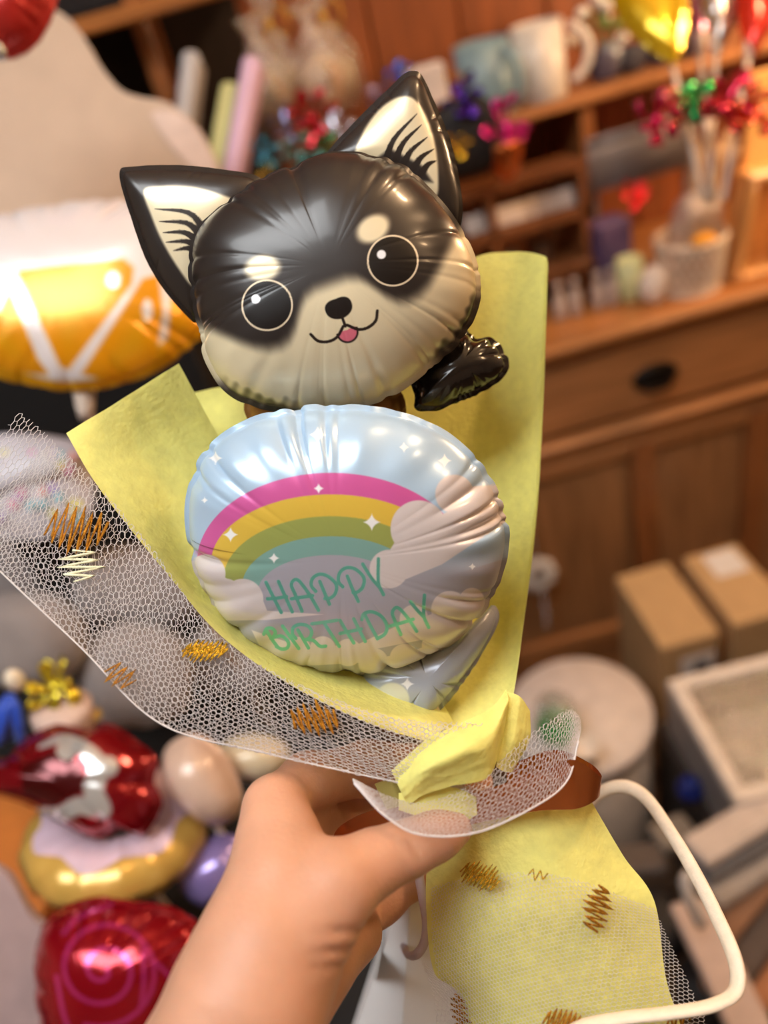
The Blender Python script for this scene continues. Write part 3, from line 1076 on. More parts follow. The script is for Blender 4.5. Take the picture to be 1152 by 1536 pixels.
# low crate below the box, and the pile
o = bx2('storage_crate', (.352, .30, 0), (.86, .80, .325), mat('crate_dark', H(58, 48, 44), .6), None, .006)
tag(o, 'dark storage crate carrying the window box and the paper stacks', 'crate')
o = MB().lathe([(.001, 0), (.016, 0), (.02, .006), (.02, .02), (.012, .03), (.012, .034), (.001, .034)], onz(1035, 1190, .325), n=20).build('blue_tub', mat('blue_plastic', H(36, 52, 140), .35), None, True)
tag(o, 'dark blue round tub in front of the window box', 'tub')
pile = [((1112, 1238), .44, (.16, .05, .018), (222, 208, 200), .25, 'white folded carton on top of the lower right pile'),
        ((1120, 1262), .42, (.16, .05, .016), (110, 108, 112), .22, 'grey folder below the white folded carton'),
        ((1130, 1290), .40, (.17, .06, .02), (176, 166, 160), .28, 'pale grey pad under the grey folder'),
        ((1125, 1330), .38, (.17, .055, .016), (150, 112, 88), .5, 'tan wallet in the lower right pile'),
        ((1140, 1375), .36, (.18, .07, .02), (96, 84, 80), .55, 'dark brown wallet in the lower right pile'),
        ((1150, 1430), .34, (.18, .08, .02), (186, 128, 92), .5, 'orange tan envelope at the lower right edge'),
        ((1010, 1250), .335, (.06, .05, .02), (150, 138, 126), .1, 'grey beige packet beside the bag handle'),
        ((960, 1290), .33, (.07, .05, .02), (104, 92, 86), -.2, 'dim brown packet beside the yellow wrap')]
for (px, py), z, sz, c, a, lab in pile:
    p = onz(px, py, z)
    o = bx('paper_packet', p, sz, mat('packet_%d_%d' % (px, py), H(*c), .6), None, .004, rotz(a) @ rot_axis((1, 0, 0), -.25))
    tag(o, lab, 'packet', 'packets in the lower right pile')
a, b = onz(1040, 1372, .40), onz(1125, 1545, .40)
ax = N(b - a)
sd = N(np.cross(ax, [0, 0, 1]))
R2 = np.stack([sd, ax, np.cross(sd, ax)], 1)
t = thing('gift_bag', 'flat pale pink gift bag with a white cord loop, lower right', 'gift bag', (a + b) / 2 - [0, 0, .05])
bx('bag_panel', (a + b) / 2, (.05, np.linalg.norm(b - a) * 1.25, .02), mat('pink_paper', H(214, 190, 180), .6), t, .004, R2)
hp = [cam(*q) for q in [(1052, 1385, .93), (1035, 1350, .92), (1028, 1322, .92), (1036, 1310, .92)]]
MB().tube(catmull(hp, 12), .008, 8).build('cord_loop', mat('white_cord', H(222, 212, 206), .5), t, True)
for k, (px, py) in enumerate([(985, 1390), (1070, 1480), (1130, 1600)]):
    p = onz(px, py, .28)
    o = MB().blob(p, (.05, .045, .04), rotz(.5), 12, .7, .02, k).build('dark_bag', mat('dark_bag', H(40, 34, 34), .6), None, True)
    tag(o, ['dark cloth bag beside the yellow skirt', 'dark cloth bag under the pink gift bag', 'dark cloth bag at the lower right corner'][k], 'bag', 'dark bags under the pile')

# lace ornament hanging on the dresser door, with beads
p = ony(808, 862, 1.14)
t = thing('lace_ornament', 'white lace rosette with hanging beads on the dresser door', 'ornament', p)
lace = mat('lace_white', H(214, 204, 196), .7, bump=.6, bscale=150)
for k in range(9):
    q = 2 * math.pi * k / 9
    MB().blob(p + np.array([.024 * math.cos(q), 0, .03 * math.sin(q)]), (.014, .009, .014), None, 8, 1, .06, k).build('lace_lobe', lace, t, True)
MB().blob(p + [0, -.006, 0], (.012, .009, .012), None, 8, 1, .05, 3).build('lace_centre', mat('lace_grey', H(140, 130, 126), .6), t, True)
for k in range(7):
    MB().blob(p + [.004 + .002 * math.sin(k * 2), 0, -.05 - .017 * k], (.006,) * 3, None, 7).build('bead', mat('bead_silver', H(180, 176, 180), .2, .8), t, True)
MB().tube([p + [0, .005, .04], p + [0, .02, .12]], .0015, 5).build('string', mat('string', H(200, 190, 180), .6), t, True)
o = MB().blob(p + [-.012, .01, .12], (.016, .014, .016), None, 10).build('door_knob', mat('knob_wood', H(190, 130, 90), .35), None, True)
tag(o, 'round wooden door knob above the lace rosette', 'knob')

# ------------------------------------------------------------------ left: display table with balloons
blk = mat('black_velvet', H(16, 14, 16), .8, 0, .1)
TB = thing('display_table', 'low display table covered by a black cloth', 'table', (-.66, .62, 0))
bx2('table_top', (-1.25, .12, .66), (-.13, 1.12, .69), blk, TB, .006)
for x in (-1.2, -.18):
    for y in (.17, 1.07):
        bx2('leg', (x - .02, y - .02, 0), (x + .02, y + .02, .66), wdv, TB, .003)
bx2('cloth_front', (-.14, .12, .2), (-.128, 1.12, .675), blk, TB, .003)
bx2('cloth_side', (-1.25, .112, .2), (-.13, .122, .675), blk, TB, .003)
ZT = .69


def stand(p, t):
    """white stick from a balloon down to the table"""
    q = np.array([p[0], p[1], ZT])
    stick('stick', p, q, .0035, white_st, t)


# fruit slice balloon
fr = [(-60, 345), (0, 325), (80, 310), (160, 302), (240, 304), (310, 325), (322, 380), (318, 440), (305, 495), (270, 530), (215, 562), (150, 580), (90, 582), (30, 572), (-20, 555), (-70, 520), (-100, 470), (-100, 400)]


def paint_fruit(px, py, s):
    n = len(px)
    rgb = np.tile(np.array([236, 228, 230]) / 255., (n, 1))
    # rind at the bottom
    dcx = np.hypot((px - 105) / 1.0, (py - 320) * 0.86)
    rgb = lay(rgb, np.array([226, 160, 14]) / 255, smooth(214, 220, dcx) * (py > 380))
    pulp = np.array([228, 150, 10]) / 255
    segs = [[(28, 408), (185, 390), (198, 402), (196, 425), (102, 552), (92, 548)], [(215, 420), (236, 415), (243, 470), (232, 540), (180, 572), (125, 560)],
            [(0, 470), (14, 440), (55, 540), (70, 560), (20, 556), (-40, 530), (-80, 480), (-60, 440)], [(262, 420), (300, 440), (310, 470), (285, 510), (250, 535), (256, 470)]]
    for q in segs:
        d = sd_poly(px, py, q)
        rgb = lay(rgb, pulp, smooth(5, -1, d))
        rgb = lay(rgb, np.array([214, 160, 20]) / 255, smooth(-8, -40, d) * .6)
    for (x, y, a, b) in [(170, 420, 11, 13), (221, 465, 7, 17)]:
        rgb = lay(rgb, (.96, .94, .94), smooth(1.15, .85, np.hypot((px - x) / a, (py - y) / b)))
    return rgb, np.ones(n)


pf = mat('printed_foil', (1, 1, 1, 1), .24, .28, .03, 30, attr='print', coat=.2, bump=.06, bscale=60)
p = cam(125, 575, .70)
t = thing('fruit_balloon', 'orange fruit slice foil balloon with a white rind band', 'balloon', (p[0], p[1], ZT))
pillow('balloon', fr, .70, .034, pf, t, (.1, .15), 60, 300, 26, 21, paint=paint_fruit, back=(.9, .6, .1), crease=.3, scal=.02, center=(105, 440))
MB().lathe([(.006, -.01), (.008, 0), (.011, .02), (.013, .035)], cam(128, 612, .705), N(cam(125, 575, .70) - cam(128, 612, .705)), 14).build('cup', white_st, t, True)
stick('stick', cam(128, 612, .705), np.array([cam(128, 612, .705)[0] + .01, cam(128, 612, .705)[1] + .03, ZT]), .0045, white_st, t)

# beige board behind it
def slab(name, outl, d, thick, material, parent=None, nrm=None):
    nrm = N(-FW if nrm is None else nrm)
    P0 = cam(*np.mean(outl, 0), d)
    o = catmull(outl, len(outl) * 6, True)
    F_ = np.array([CAM + ray(x, y) * (((P0 - CAM) @ nrm) / (ray(x, y) @ nrm)) for x, y in o])
    n = len(F_)
    c = F_.mean(0)
    ins = F_ + (c - F_) * .012
    V = np.vstack([ins + nrm * thick * .5, F_ + nrm * thick * .3, F_ - nrm * thick * .3, ins - nrm * thick * .5])
    f = [tuple(range(n)), tuple(3 * n + i for i in range(n))[::-1]]
    for r in range(3):
        for i in range(n):
            j = (i + 1) % n
            f.append((r * n + j, r * n + i, (r + 1) * n + i, (r + 1) * n + j))
    return mk(name, V, f, material, parent, None, False)


bo = [(-140, 60), (-60, 30), (0, 30), (60, 20), (95, 25), (125, 55), (155, 105), (185, 140), (215, 152), (255, 160), (295, 190), (322, 235), (345, 300), (345, 370), (300, 420), (100, 440), (-140, 450)]
t = thing('beige_board', 'large beige board with a wavy cut edge behind the fruit balloon', 'board', cam(60, 440, .92))
slab('board', bo, .92, .02, mat('beige_fabric', H(196, 172, 152), .8, 0, .06, 25, bump=.2, bscale=200), t)
slab('pale_patch', [(228, 172), (262, 168), (290, 188), (312, 222), (326, 258), (300, 260), (262, 225)], .9085, .002, mat('pale_patch', H(216, 194, 184), .7), t)
p = cam(20, 560, .98)
o = bx2('black_case', (p[0] - .55, 1.0, ZT), (p[0] + .22, 1.11, cam(100, 452, .93)[2] - .02), blk)
tag(o, 'tall black case behind the fruit balloon, holding the beige board', 'case')

# red balloon in the top corner
t = thing('corner_balloon', 'dark red foil balloon in the top left corner', 'balloon', cam(10, 60, .66))
pillow('balloon', [(-70, -60), (80, -60), (84, -10), (62, 45), (30, 76), (-10, 84), (-60, 60), (-90, 0)], .66, .03, foil('dark_red', H(170, 34, 30), .3, .4), t, (0, 0), 16, 100, 20, 31)
_s = cam(0, -50, .66)
MB().tube([_s, (_s[0], _s[1], 2.1), (_s[0], _s[1], 2.62)], .0008, 5).build('string', mat('string', H(200, 190, 180), .6), t, True)
MB().blob(cam(-2, 76, .64), (.006, .005, .008), None, 8).build('neck_clip', mat('silver', H(220, 220, 225), .15, .9), t, True)

# white confetti packet
c = cam(55, 720, .86)
t = thing('confetti_packet', 'white packet with pastel dots seen through the tulle', 'packet', (c[0], c[1], ZT))
pk = mat('packet_white', H(204, 198, 206), .45, 0, .03, coat=.2)
pillow('packet_body', [(-30, 668), (60, 660), (122, 668), (138, 720), (130, 775), (90, 800), (20, 805), (-40, 790), (-50, 730)], .86, .03, pk, t, (0, .3), 14, 80, 12, 41)
pillow('packet_flap', [(-40, 662), (60, 655), (130, 672), (90, 700), (40, 718), (-40, 735)], .825, .006, pk, t, (0, .3), 8, 60, 8, 42)
g = np.random.default_rng(9)
pas = [(236, 150, 190), (140, 200, 210), (236, 224, 130), (190, 160, 220), (240, 170, 160)]
for k in range(30):
    px, py = g.uniform(-20, 120), g.uniform(675, 780)
    o = MB().blob(cam(px, py, .822), (.0055, .0055, .0015), np.stack([RT, UP, -FW], 1), 6).build('confetti_dot', mat('dot_%d' % (k % 5), H(*pas[k % 5]), .4), t, True)
o = bx('packet_rest', (c[0] - .03, c[1] + .02, (ZT + c[2] - .06) / 2), (.07, .05, max(.04, c[2] - .06 - ZT)), blk)
tag(o, 'black block under the white confetti packet', 'block')

# grey plush pouches
plush = mat('grey_plush', H(136, 126, 124), .9, 0, .12, 30, bump=.6, bscale=180, sheen=.4)
for k, (px, py, d, rx, ry, lab) in enumerate([(42, 960, .85, 84, 70, 'grey plush cushion by the left edge under the tulle'), (205, 1012, .89, 84, 76, 'grey plush cushion beneath the fold of the tulle'),
                                              (210, 880, .95, 100, 60, 'grey plush cushion seen through the middle of the tulle'), (352, 985, .99, 72, 55, 'grey plush cushion nearest the hand, behind the tulle'), (20, 850, .98, 70, 60, 'grey plush cushion at the back beside the packet')]):
    P = cam(px, py, d)
    R = np.stack([RT, -FW, UP], 1)
    o = MB().blob(P, (rx * d / FPX, .04, ry * d / FPX), R, 16, .85, .025, k).build('plush_cushion', plush, None, True)
    tag(o, lab, 'cushion', 'grey plush cushions on the display table')

# small clutter at the left edge
P = cam(14, 1075, .74)
t = thing('blue_tassel', 'royal blue tassel with a white bead at the left edge', 'tassel', P)
for k in range(9):
    q = P + RT * (.012 * math.cos(k * 2.1)) - FW * (.01 * math.sin(k * 2.1))
    MB().tube([cam(14, 1045, .74), (cam(14, 1045, .74) + q) / 2 + RT * .004 * math.sin(k), q - UP * .024], .005, 6).build('strand', mat('blue_thread', H(30, 74, 190), .4, sheen=.3), t, True)
MB().blob(cam(22, 1020, .74), (.009, .009, .013), None, 10).build('bead', mat('pearl', H(240, 225, 200), .2, coat=.5), t, True)
foil_bow(82, 1030, .76, 34, (226, 206, 60), 'yellow glitter bow on the beige tub at the left', 302, group='bows on the display table', loops=7)
P = cam(95, 1075, .77)
o = MB().lathe([(.022, -.04), (.028, -.01), (.03, .01), (.026, .016), (.001, .017)], P, N(UP - FW * .6), 24).build('beige_tub', mat('beige_tub', H(206, 178, 164), .5), None, True)
tag(o, 'small beige tub beneath the yellow bow', 'tub')
a, b = cam(105, 1110, .78), cam(150, 1068, .78)
o = MB().tube([a, (a + b) / 2 + UP * .004, b], .008, 8, flat=.4).build('gold_strip', mat('gold_cloth', H(196, 160, 80), .5, .3), None, True)
tag(o, 'mustard ribbon strip below the grey cushions', 'ribbon')

# red and white foil balloon (bow shaped), over the ring balloon
t = thing('red_balloon', 'dark red foil balloon with a thick white curved print, above the ring balloon', 'balloon', cam(140, 1240, .70))
redf = foil('cherry_foil', H(140, 10, 26), .14, .7)


def paint_red(px, py, s):
    n = len(px)
    rgb = np.tile(np.array([140, 8, 24]) / 255., (n, 1))
    d = np.full(n, 1e9)
    pl = catmull([(60, 1120), (95, 1108), (125, 1122), (148, 1150), (140, 1185), (152, 1215), (120, 1208), (90, 1222), (60, 1222)], 30)
    wv = np.concatenate([np.linspace(4, 16, 12), np.linspace(16, 12, 18)])
    for i in range(len(pl) - 1):
        d = np.minimum(d, sd_seg(px, py, pl[i], pl[i + 1])[0] - wv[i])
    rgb = lay(rgb, np.array([84, 8, 14]) / 255, smooth(4, -4, sd_poly(px, py, [(30, 1150), (80, 1128), (125, 1145), (128, 1185), (80, 1208), (35, 1190)])))
    rgb = lay(rgb, (.84, .84, .84), smooth(2, -2, d))
    for (x, y) in [(162, 1150), (100, 1125)]:
        rgb = lay(rgb, (.84, .84, .84), smooth(18, 14, np.hypot(px - x, py - y)))
    return rgb, np.ones(n)


rp = mat('printed_red', (1, 1, 1, 1), .14, .6, .03, 30, attr='print', coat=.4, bump=.1, bscale=60)
pillow('balloon', [(-40, 1150), (10, 1140), (40, 1112), (85, 1090), (130, 1098), (160, 1088), (200, 1112), (232, 1140), (228, 1172), (240, 1205), (215, 1250), (180, 1240), (140, 1254), (95, 1232), (50, 1208), (10, 1195), (-40, 1185)], .70, .032, rp, t, (0, .3), 50, 240, 20, 51, paint=paint_red, back=(.5, .02, .08), crease=.4)
# ring (doughnut) balloon
C0 = cam(176, 1250, .74)
t = thing('ring_balloon', 'doughnut foil balloon, golden below and pink-white icing above', 'balloon', C0 - UP * .05)
dough = mat('dough_foil', H(222, 178, 88), .28, .3, .05, 20, coat=.4, bump=.15, bscale=40)
icing = mat('icing_foil', H(236, 206, 222), .2, .2, .05, 20, coat=.5, bump=.15, bscale=40)
axn = N(UP * .95 - FW * .32)
ra = N(np.cross(axn, FW))
rb = np.cross(axn, ra)


def torus_part(name, lo, hi, grow, material):
    v, f = [], []
    n1, n2 = 72, 22
    for i in range(n1):
        q = 2 * math.pi * i / n1
        er = ra * math.cos(q) + rb * math.sin(q)
        pk_ = 1 + .03 * math.sin(q * 17) + .02 * math.sin(q * 29 + 1)
        l2 = lo + (.16 * math.sin(q * 7) if grow else 0)
        for j in range(n2):
            s_ = l2 + (hi - lo + 2 * (lo - l2)) * j / (n2 - 1)
            r = .033 * pk_ + grow
            v.append(C0 + er * (.053 + r * math.cos(s_)) + axn * r * .8 * math.sin(s_))
    for i in range(n1):
        for j in range(n2 - 1):
            i2 = (i + 1) % n1
            f.append((i * n2 + j, i2 * n2 + j, i2 * n2 + j + 1, i * n2 + j + 1))
    mk(name, np.array(v), f, material, t)


stand(C0 - UP * .03 + FW * .02, t)
torus_part('dough', 0, 2 * math.pi, 0, dough)
torus_part('icing', 1.05, math.pi - .3, .0012, icing)
# rose balloon
t = thing('rose_balloon', 'crimson rose foil balloon with magenta swirl lines at the bottom left', 'balloon', cam(180, 1540, .62))


def paint_rose(px, py, s):
    n = len(px)
    rgb = np.tile(np.array([166, 10, 30]) / 255., (n, 1))
    d = np.full(n, 1e9)
    cx, cy = 155, 1455
    a = np.linspace(0, 4.6 * math.pi, 60)
    r = 6 + 5.6 * a
    pl = np.stack([cx + r * np.cos(a) * 1.0, cy + r * np.sin(a)], 1)
    extra = [[(215, 1415), (216, 1470), (212, 1510)], [(95, 1400), (120, 1375), (165, 1358)], [(85, 1465), (95, 1520), (110, 1560)], [(230, 1440), (262, 1480), (240, 1540)]]
    for q in [pl] + [catmull(e, 10) for e in extra]:
        for i in range(len(q) - 1):
            d = np.minimum(d, sd_seg(px, py, q[i], q[i + 1])[0])
    rgb = lay(rgb, np.array([200, 50, 120]) / 255, smooth(5.5, 2.5, d))
    return rgb, np.ones(n)


ro = [(100, 1362), (145, 1350), (200, 1356), (250, 1362), (296, 1388), (310, 1430), (300, 1500), (280, 1570), (200, 1610), (110, 1590), (70, 1540), (60, 1490), (56, 1440), (68, 1390)]
pillow('balloon', ro, .62, .045, rp, t, (-.1, .2), 70, 320, 24, 61, paint=paint_rose, back=(.5, .02, .08), crease=.35)
stand(cam(185, 1560, .64), t)
# lavender, beige, cream ones
for (outl, d, hf, c, rough, me_, nm, lab, sd_) in [
    ([(268, 1300), (290, 1275), (330, 1255), (362, 1265), (372, 1305), (350, 1345), (310, 1358), (278, 1338)], .74, .03, (150, 132, 196), .2, .4, 'lavender_balloon', 'lavender foil balloon half hidden by the wrist', 71),
    ([(246, 1140), (262, 1115), (295, 1104), (328, 1125), (352, 1165), (360, 1200), (345, 1228), (312, 1234), (278, 1210), (252, 1175)], .72, .034, (212, 180, 160), .3, .05, 'beige_balloon', 'smooth beige oval balloon left of the hand', 72),
    ([(330, 1125), (370, 1105), (420, 1115), (432, 1145), (400, 1170), (350, 1160)], .76, .025, (206, 190, 160), .3, .05, 'cream_balloon', 'cream balloon peeking out behind the hand and tulle', 73)]:
    P = cam(*np.mean(outl, 0), d)
    t = thing(nm, lab, 'balloon', (P[0], P[1], ZT))
    pillow('balloon', outl, d, hf, foil(nm, H(*c), rough, me_), t, (0, .1), 20, 90, 8 if me_ < .1 else 16, sd_, crease=.05 if me_ < .1 else .3, scal=.002)
    stand(P - UP * .03 + FW * .01, t)
# orange box and mauve box at the left edge
a = onz(100, 1380, ZT + .045)
o = bx('orange_box', (a[0] - .115, a[1] + .10, ZT + .0225), (.2, .3, .045), mat('orange_card', H(206, 120, 50), .55), None, .004, rotz(-.25))
tag(o, 'flat orange box lying at the left edge of the table', 'box')
a = cam(40, 1470, .60)
R = np.stack([N(RT * .9 + UP * .5), N(np.cross(-FW, N(RT * .9 + UP * .5))), -FW], 1)
o = slab('mauve_board', [(-120, 1290), (0, 1300), (50, 1370), (95, 1420), (140, 1600), (-120, 1640)], .66, .01, mat('mauve_card', H(178, 152, 150), .6), None)
tag(o, 'mauve card sheet in the bottom left corner', 'card')

# ------------------------------------------------------------------ the dog balloon
def Z1(x, y):
    return (160 + x / 1.8, 90 + y / 1.8)


dark = np.array([44, 38, 36]) / 255.
cream = np.array([226, 212, 178]) / 255.
EA = math.atan2(67, 189)
NOSE = (509, 464)


def dog_uv(px, py):
    x, y = px - NOSE[0], py - NOSE[1]
    return x * math.cos(EA) - y * math.sin(EA), x * math.sin(EA) + y * math.cos(EA)


def paint_head(px, py, s):
    n = len(px)
    u, v = dog_uv(px, py)
    rgb = np.tile(dark, (n, 1))
    Bx = [0, 25, 42, 52, 62, 72, 86, 101, 120, 138, 158, 175, 190, 215, 260]
    By = [-42, -42, -36, -26, -12, 3, 17, 22, 19, 10, -6, -22, -36, -55, -70]
    b = np.interp(np.abs(u), Bx, By)
    k = smooth(-14, 16, v - b)
    rgb = lay(rgb, cream, k)
    # dark fringe on the cheeks near the seam
    fr_ = smooth(.93, 1.0, s + .03 * np.sin(u * .25) * np.sin(v * .21)) * smooth(30, 60, v) * smooth(95, 130, np.abs(u))
    rgb = lay(rgb, dark, fr_ * .85)
    for sg in (-1, 1):
        q = np.hypot((u - sg * 88 + sg * .2 * (v + 97)) / 29, (v + 97) / 22)
        rgb = lay(rgb, cream, smooth(1.15, .62, q))
        de = np.hypot(u - sg * 100, v + 42)
        rgb = lay(rgb, np.array([20, 15, 14]) / 255, smooth(38.6, 37.4, de))
        rgb = lay(rgb, np.array([232, 214, 184]) / 255, smooth(39.2, 38.2, de) * smooth(35.6, 36.6, de))
        hl = np.hypot(u - sg * 100 + 13, v + 42 + 14.5)
        rgb = lay(rgb, (.95, .95, .97), smooth(8.0, 5.6, hl))
    # tongue
    d = np.hypot(u / 14.0, (v - 36) / 14.0)
    tm = smooth(1.05, .95, d) * (v > 33 - np.abs(u) * .1)
    rgb = lay(rgb, (.12, .08, .08), smooth(1.26, 1.14, d) * (v > 33))
    rgb = lay(rgb, np.array([214, 110, 130]) / 255, tm)
    # mouth
    for sg in (-1, 1):
        pl = catmull([(sg * 53, 21), (sg * 46, 34), (sg * 32, 40), (sg * 17, 38), (sg * 3, 26)], 18)
        for i in range(17):
            rgb = lay(rgb, np.array([32, 22, 20]) / 255, smooth(2.7, 1.5, sd_seg(u, v, pl[i], pl[i + 1])[0]))
    # nose: rounded triangle
    q = (np.abs(u / 20.5) ** 2.3 + np.abs((v + 1 + .12 * np.abs(u)) / 15.5) ** 2.3)
    rgb = lay(rgb, np.array([24, 18, 17]) / 255, smooth(1.12, .9, q))
    rgb = lay(rgb, np.array([32, 22, 20]) / 255, smooth(2.6, 1.6, sd_seg(u, v, (0, 12), (0, 27))[0]))
    return rgb, np.ones(n)


def ear_paint(poly, strokes, base):
    def f(px, py, s):
        n = len(px)
        rgb = np.tile(dark, (n, 1))
        k = smooth(3, -3, sd_poly(px, py, catmull(poly, 60, True)))
        rgb = lay(rgb, cream, k)
        rgb = lay(rgb, dark, smooth(4, -4, sd_poly(px, py, base)))
        for st in strokes:
            pl = catmull(st, 9)
            for i in range(8):
                d, t_ = sd_seg(px, py, pl[i], pl[i + 1])
                wd_ = 5.5 * (1 - (i + t_) / 8) ** .8 + .3
                rgb = lay(rgb, np.array([38, 30, 26]) / 255, smooth(1, -1, d - wd_))
        return rgb, np.ones(n)
    return f


dog_m = mat('dog_print_foil', (1, 1, 1, 1), .33, .2, .02, 30, attr='print', coat=.22, bump=.03, bscale=50)
head = [(296, 357), (290, 423), (303, 490), (312, 534), (338, 578), (377, 602), (440, 614), (500, 612), (555, 600), (593, 584), (643, 547), (690, 503), (714, 445), (707, 390), (677, 332), (632, 279), (599, 252), (549, 237), (493, 236), (438, 255), (382, 279), (332, 316)]
P = cam(500, 600, .39)
T = thing('dog_balloon', 'black and cream puppy head foil balloon with big round eyes', 'balloon', P)
pillow('head', head, .385, .036, dog_m, T, (-.02, -.04), 200, 820, 44, 5, Hb=.03, paint=paint_head, back=dark, crease=.14, scal=.014, center=(503, 428), clen=(.06, .22), cw=(.006, .02), pa=2.6, pb=.55, puck=.012, wav=.0003)
le = [(185, 262), (200, 256), (260, 255), (325, 260), (385, 272), (395, 320), (360, 400), (318, 455), (296, 475), (283, 470), (250, 430), (226, 388), (206, 335), (190, 290)]
lcream = [Z1(100, 352), Z1(150, 340), Z1(230, 342), Z1(300, 360), Z1(350, 385), Z1(310, 430), Z1(262, 475), Z1(246, 520), Z1(236, 610), Z1(195, 565), Z1(150, 490), Z1(120, 420)]
lst = [[Z1(262, 455), Z1(220, 412), Z1(130, 402)], [Z1(252, 470), Z1(215, 440), Z1(142, 436)], [Z1(248, 490), Z1(210, 466), Z1(152, 466)], [Z1(246, 505), Z1(215, 490), Z1(160, 492)], [Z1(246, 520), Z1(220, 508), Z1(180, 515)]]
pillow('ear', le, .397, .011, dog_m, T, (.0, -.15), 90, 420, 10, 15, paint=ear_paint(lcream, lst, [Z1(238, 450), Z1(300, 420), Z1(280, 560), Z1(242, 560)]), back=dark, crease=.25, scal=.006, clen=(.1, .3), pa=3.0, pb=.6, puck=.02, wav=.0002)
re_ = [(618, 114), (632, 122), (650, 165), (668, 210), (682, 262), (689, 305), (686, 336), (670, 345), (620, 310), (560, 275), (505, 250), (494, 236), (510, 215), (545, 180), (585, 140), (605, 120)]
rcream = [Z1(800, 98), Z1(830, 105), Z1(862, 150), Z1(885, 220), Z1(895, 300), Z1(888, 370), Z1(830, 340), Z1(760, 300), Z1(672, 272), Z1(690, 200), Z1(730, 140), Z1(770, 108)]
rst = [[Z1(750, 285), Z1(775, 215), Z1(838, 145)], [Z1(775, 285), Z1(800, 225), Z1(850, 175)], [Z1(800, 285), Z1(822, 245), Z1(866, 208)], [Z1(830, 290), Z1(850, 262), Z1(884, 240)], [Z1(850, 305), Z1(868, 282), Z1(890, 272)]]
pillow('ear', re_, .397, .011, dog_m, T, (.05, -.15), 90, 420, 10, 16, paint=ear_paint(rcream, rst, [Z1(735, 262), Z1(765, 240), Z1(850, 285), Z1(880, 330), Z1(740, 320)]), back=dark, crease=.25, scal=.006, clen=(.1, .3), pa=3.0, pb=.6, puck=.02, wav=.0002)
arm = [(640, 540), (660, 527), (693, 501), (712, 514), (732, 510), (748, 526), (757, 548), (745, 568), (718, 584), (693, 594), (660, 610), (640, 612), (627, 608), (628, 590), (621, 562)]
blackp = mat('dog_black_foil', H(30, 26, 26), .18, .3, .03, 30, coat=.7, bump=.08, bscale=50)
pillow('paw', arm, .405, .014, blackp, T, (0, .1), 24, 160, 12, 17, crease=.5, scal=.03, center=(688, 556), clen=(.2, .6), cw=(.02, .06))
body = [(375, 600), (420, 590), (520, 590), (590, 585), (600, 640), (560, 700), (450, 700), (385, 640)]
pillow('body', body, .412, .014, mat('dog_tan_foil', H(150, 104, 52), .25, .4, .1, 20), T, (0, 0), 16, 100, 14, 18, crease=.4)
stick('stick', cam(540, 680, .42), cam(700, 1230, .392), .003, white_st, T)

# ------------------------------------------------------------------ the round birthday balloon
def Z2(x, y):
    return (260 + x / 2.1333, 570 + y / 2.1333)


def Z3(x, y):
    return (380 + x / 4.1143, 820 + y / 4.1143)


TEXT = [[(78, 220), (125, 315), (172, 406)], [(155, 215), (198, 310), (240, 402)], [(88, 322), (145, 318), (205, 308)],
        [(300, 398), (258, 295), (235, 240), (246, 210), (275, 206), (312, 248), (356, 312), (402, 392)], [(235, 322), (300, 312), (366, 302)],
        [(410, 215), (440, 285), (470, 355)], [(385, 276), (358, 240), (366, 195), (410, 170), (466, 186), (512, 236), (505, 290), (472, 318), (442, 320)],
        [(580, 182), (612, 262), (648, 338)], [(552, 248), (525, 214), (534, 160), (576, 130), (632, 140), (682, 192), (675, 250), (642, 280), (615, 284)],
        [(675, 108), (728, 192), (774, 246)], [(772, 75), (770, 180), (776, 240), (803, 296)],
        [(82, 520), (115, 572), (152, 622)], [(65, 540), (82, 506), (116, 505), (136, 530), (120, 560), (108, 566)], [(122, 560), (176, 552), (216, 590), (210, 624), (175, 632), (142, 616)],
        [(180, 490), (230, 560), (280, 628)],
        [(275, 515), (308, 570), (340, 625)], [(262, 566), (242, 540), (246, 500), (286, 480), (336, 490), (360, 526), (345, 564), (312, 576)], [(312, 574), (368, 578), (410, 614), (446, 614)],
        [(362, 476), (440, 466), (516, 454)], [(436, 470), (484, 545), (530, 615)],
        [(535, 455), (578, 528), (620, 594)], [(620, 446), (656, 518), (690, 585)], [(535, 536), (600, 522), (666, 508)],
        [(690, 425), (728, 498), (766, 566)], [(670, 450), (682, 415), (732, 402), (792, 432), (824, 490), (812, 538), (766, 568)],
        [(910, 542), (872, 455), (858, 406), (880, 376), (912, 392), (962, 452), (1008, 522)], [(842, 490), (915, 470), (986, 448)],
        [(970, 340), (1010, 390), (1050, 432)], [(1056, 300), (1052, 370), (1053, 432), (1082, 498)]]


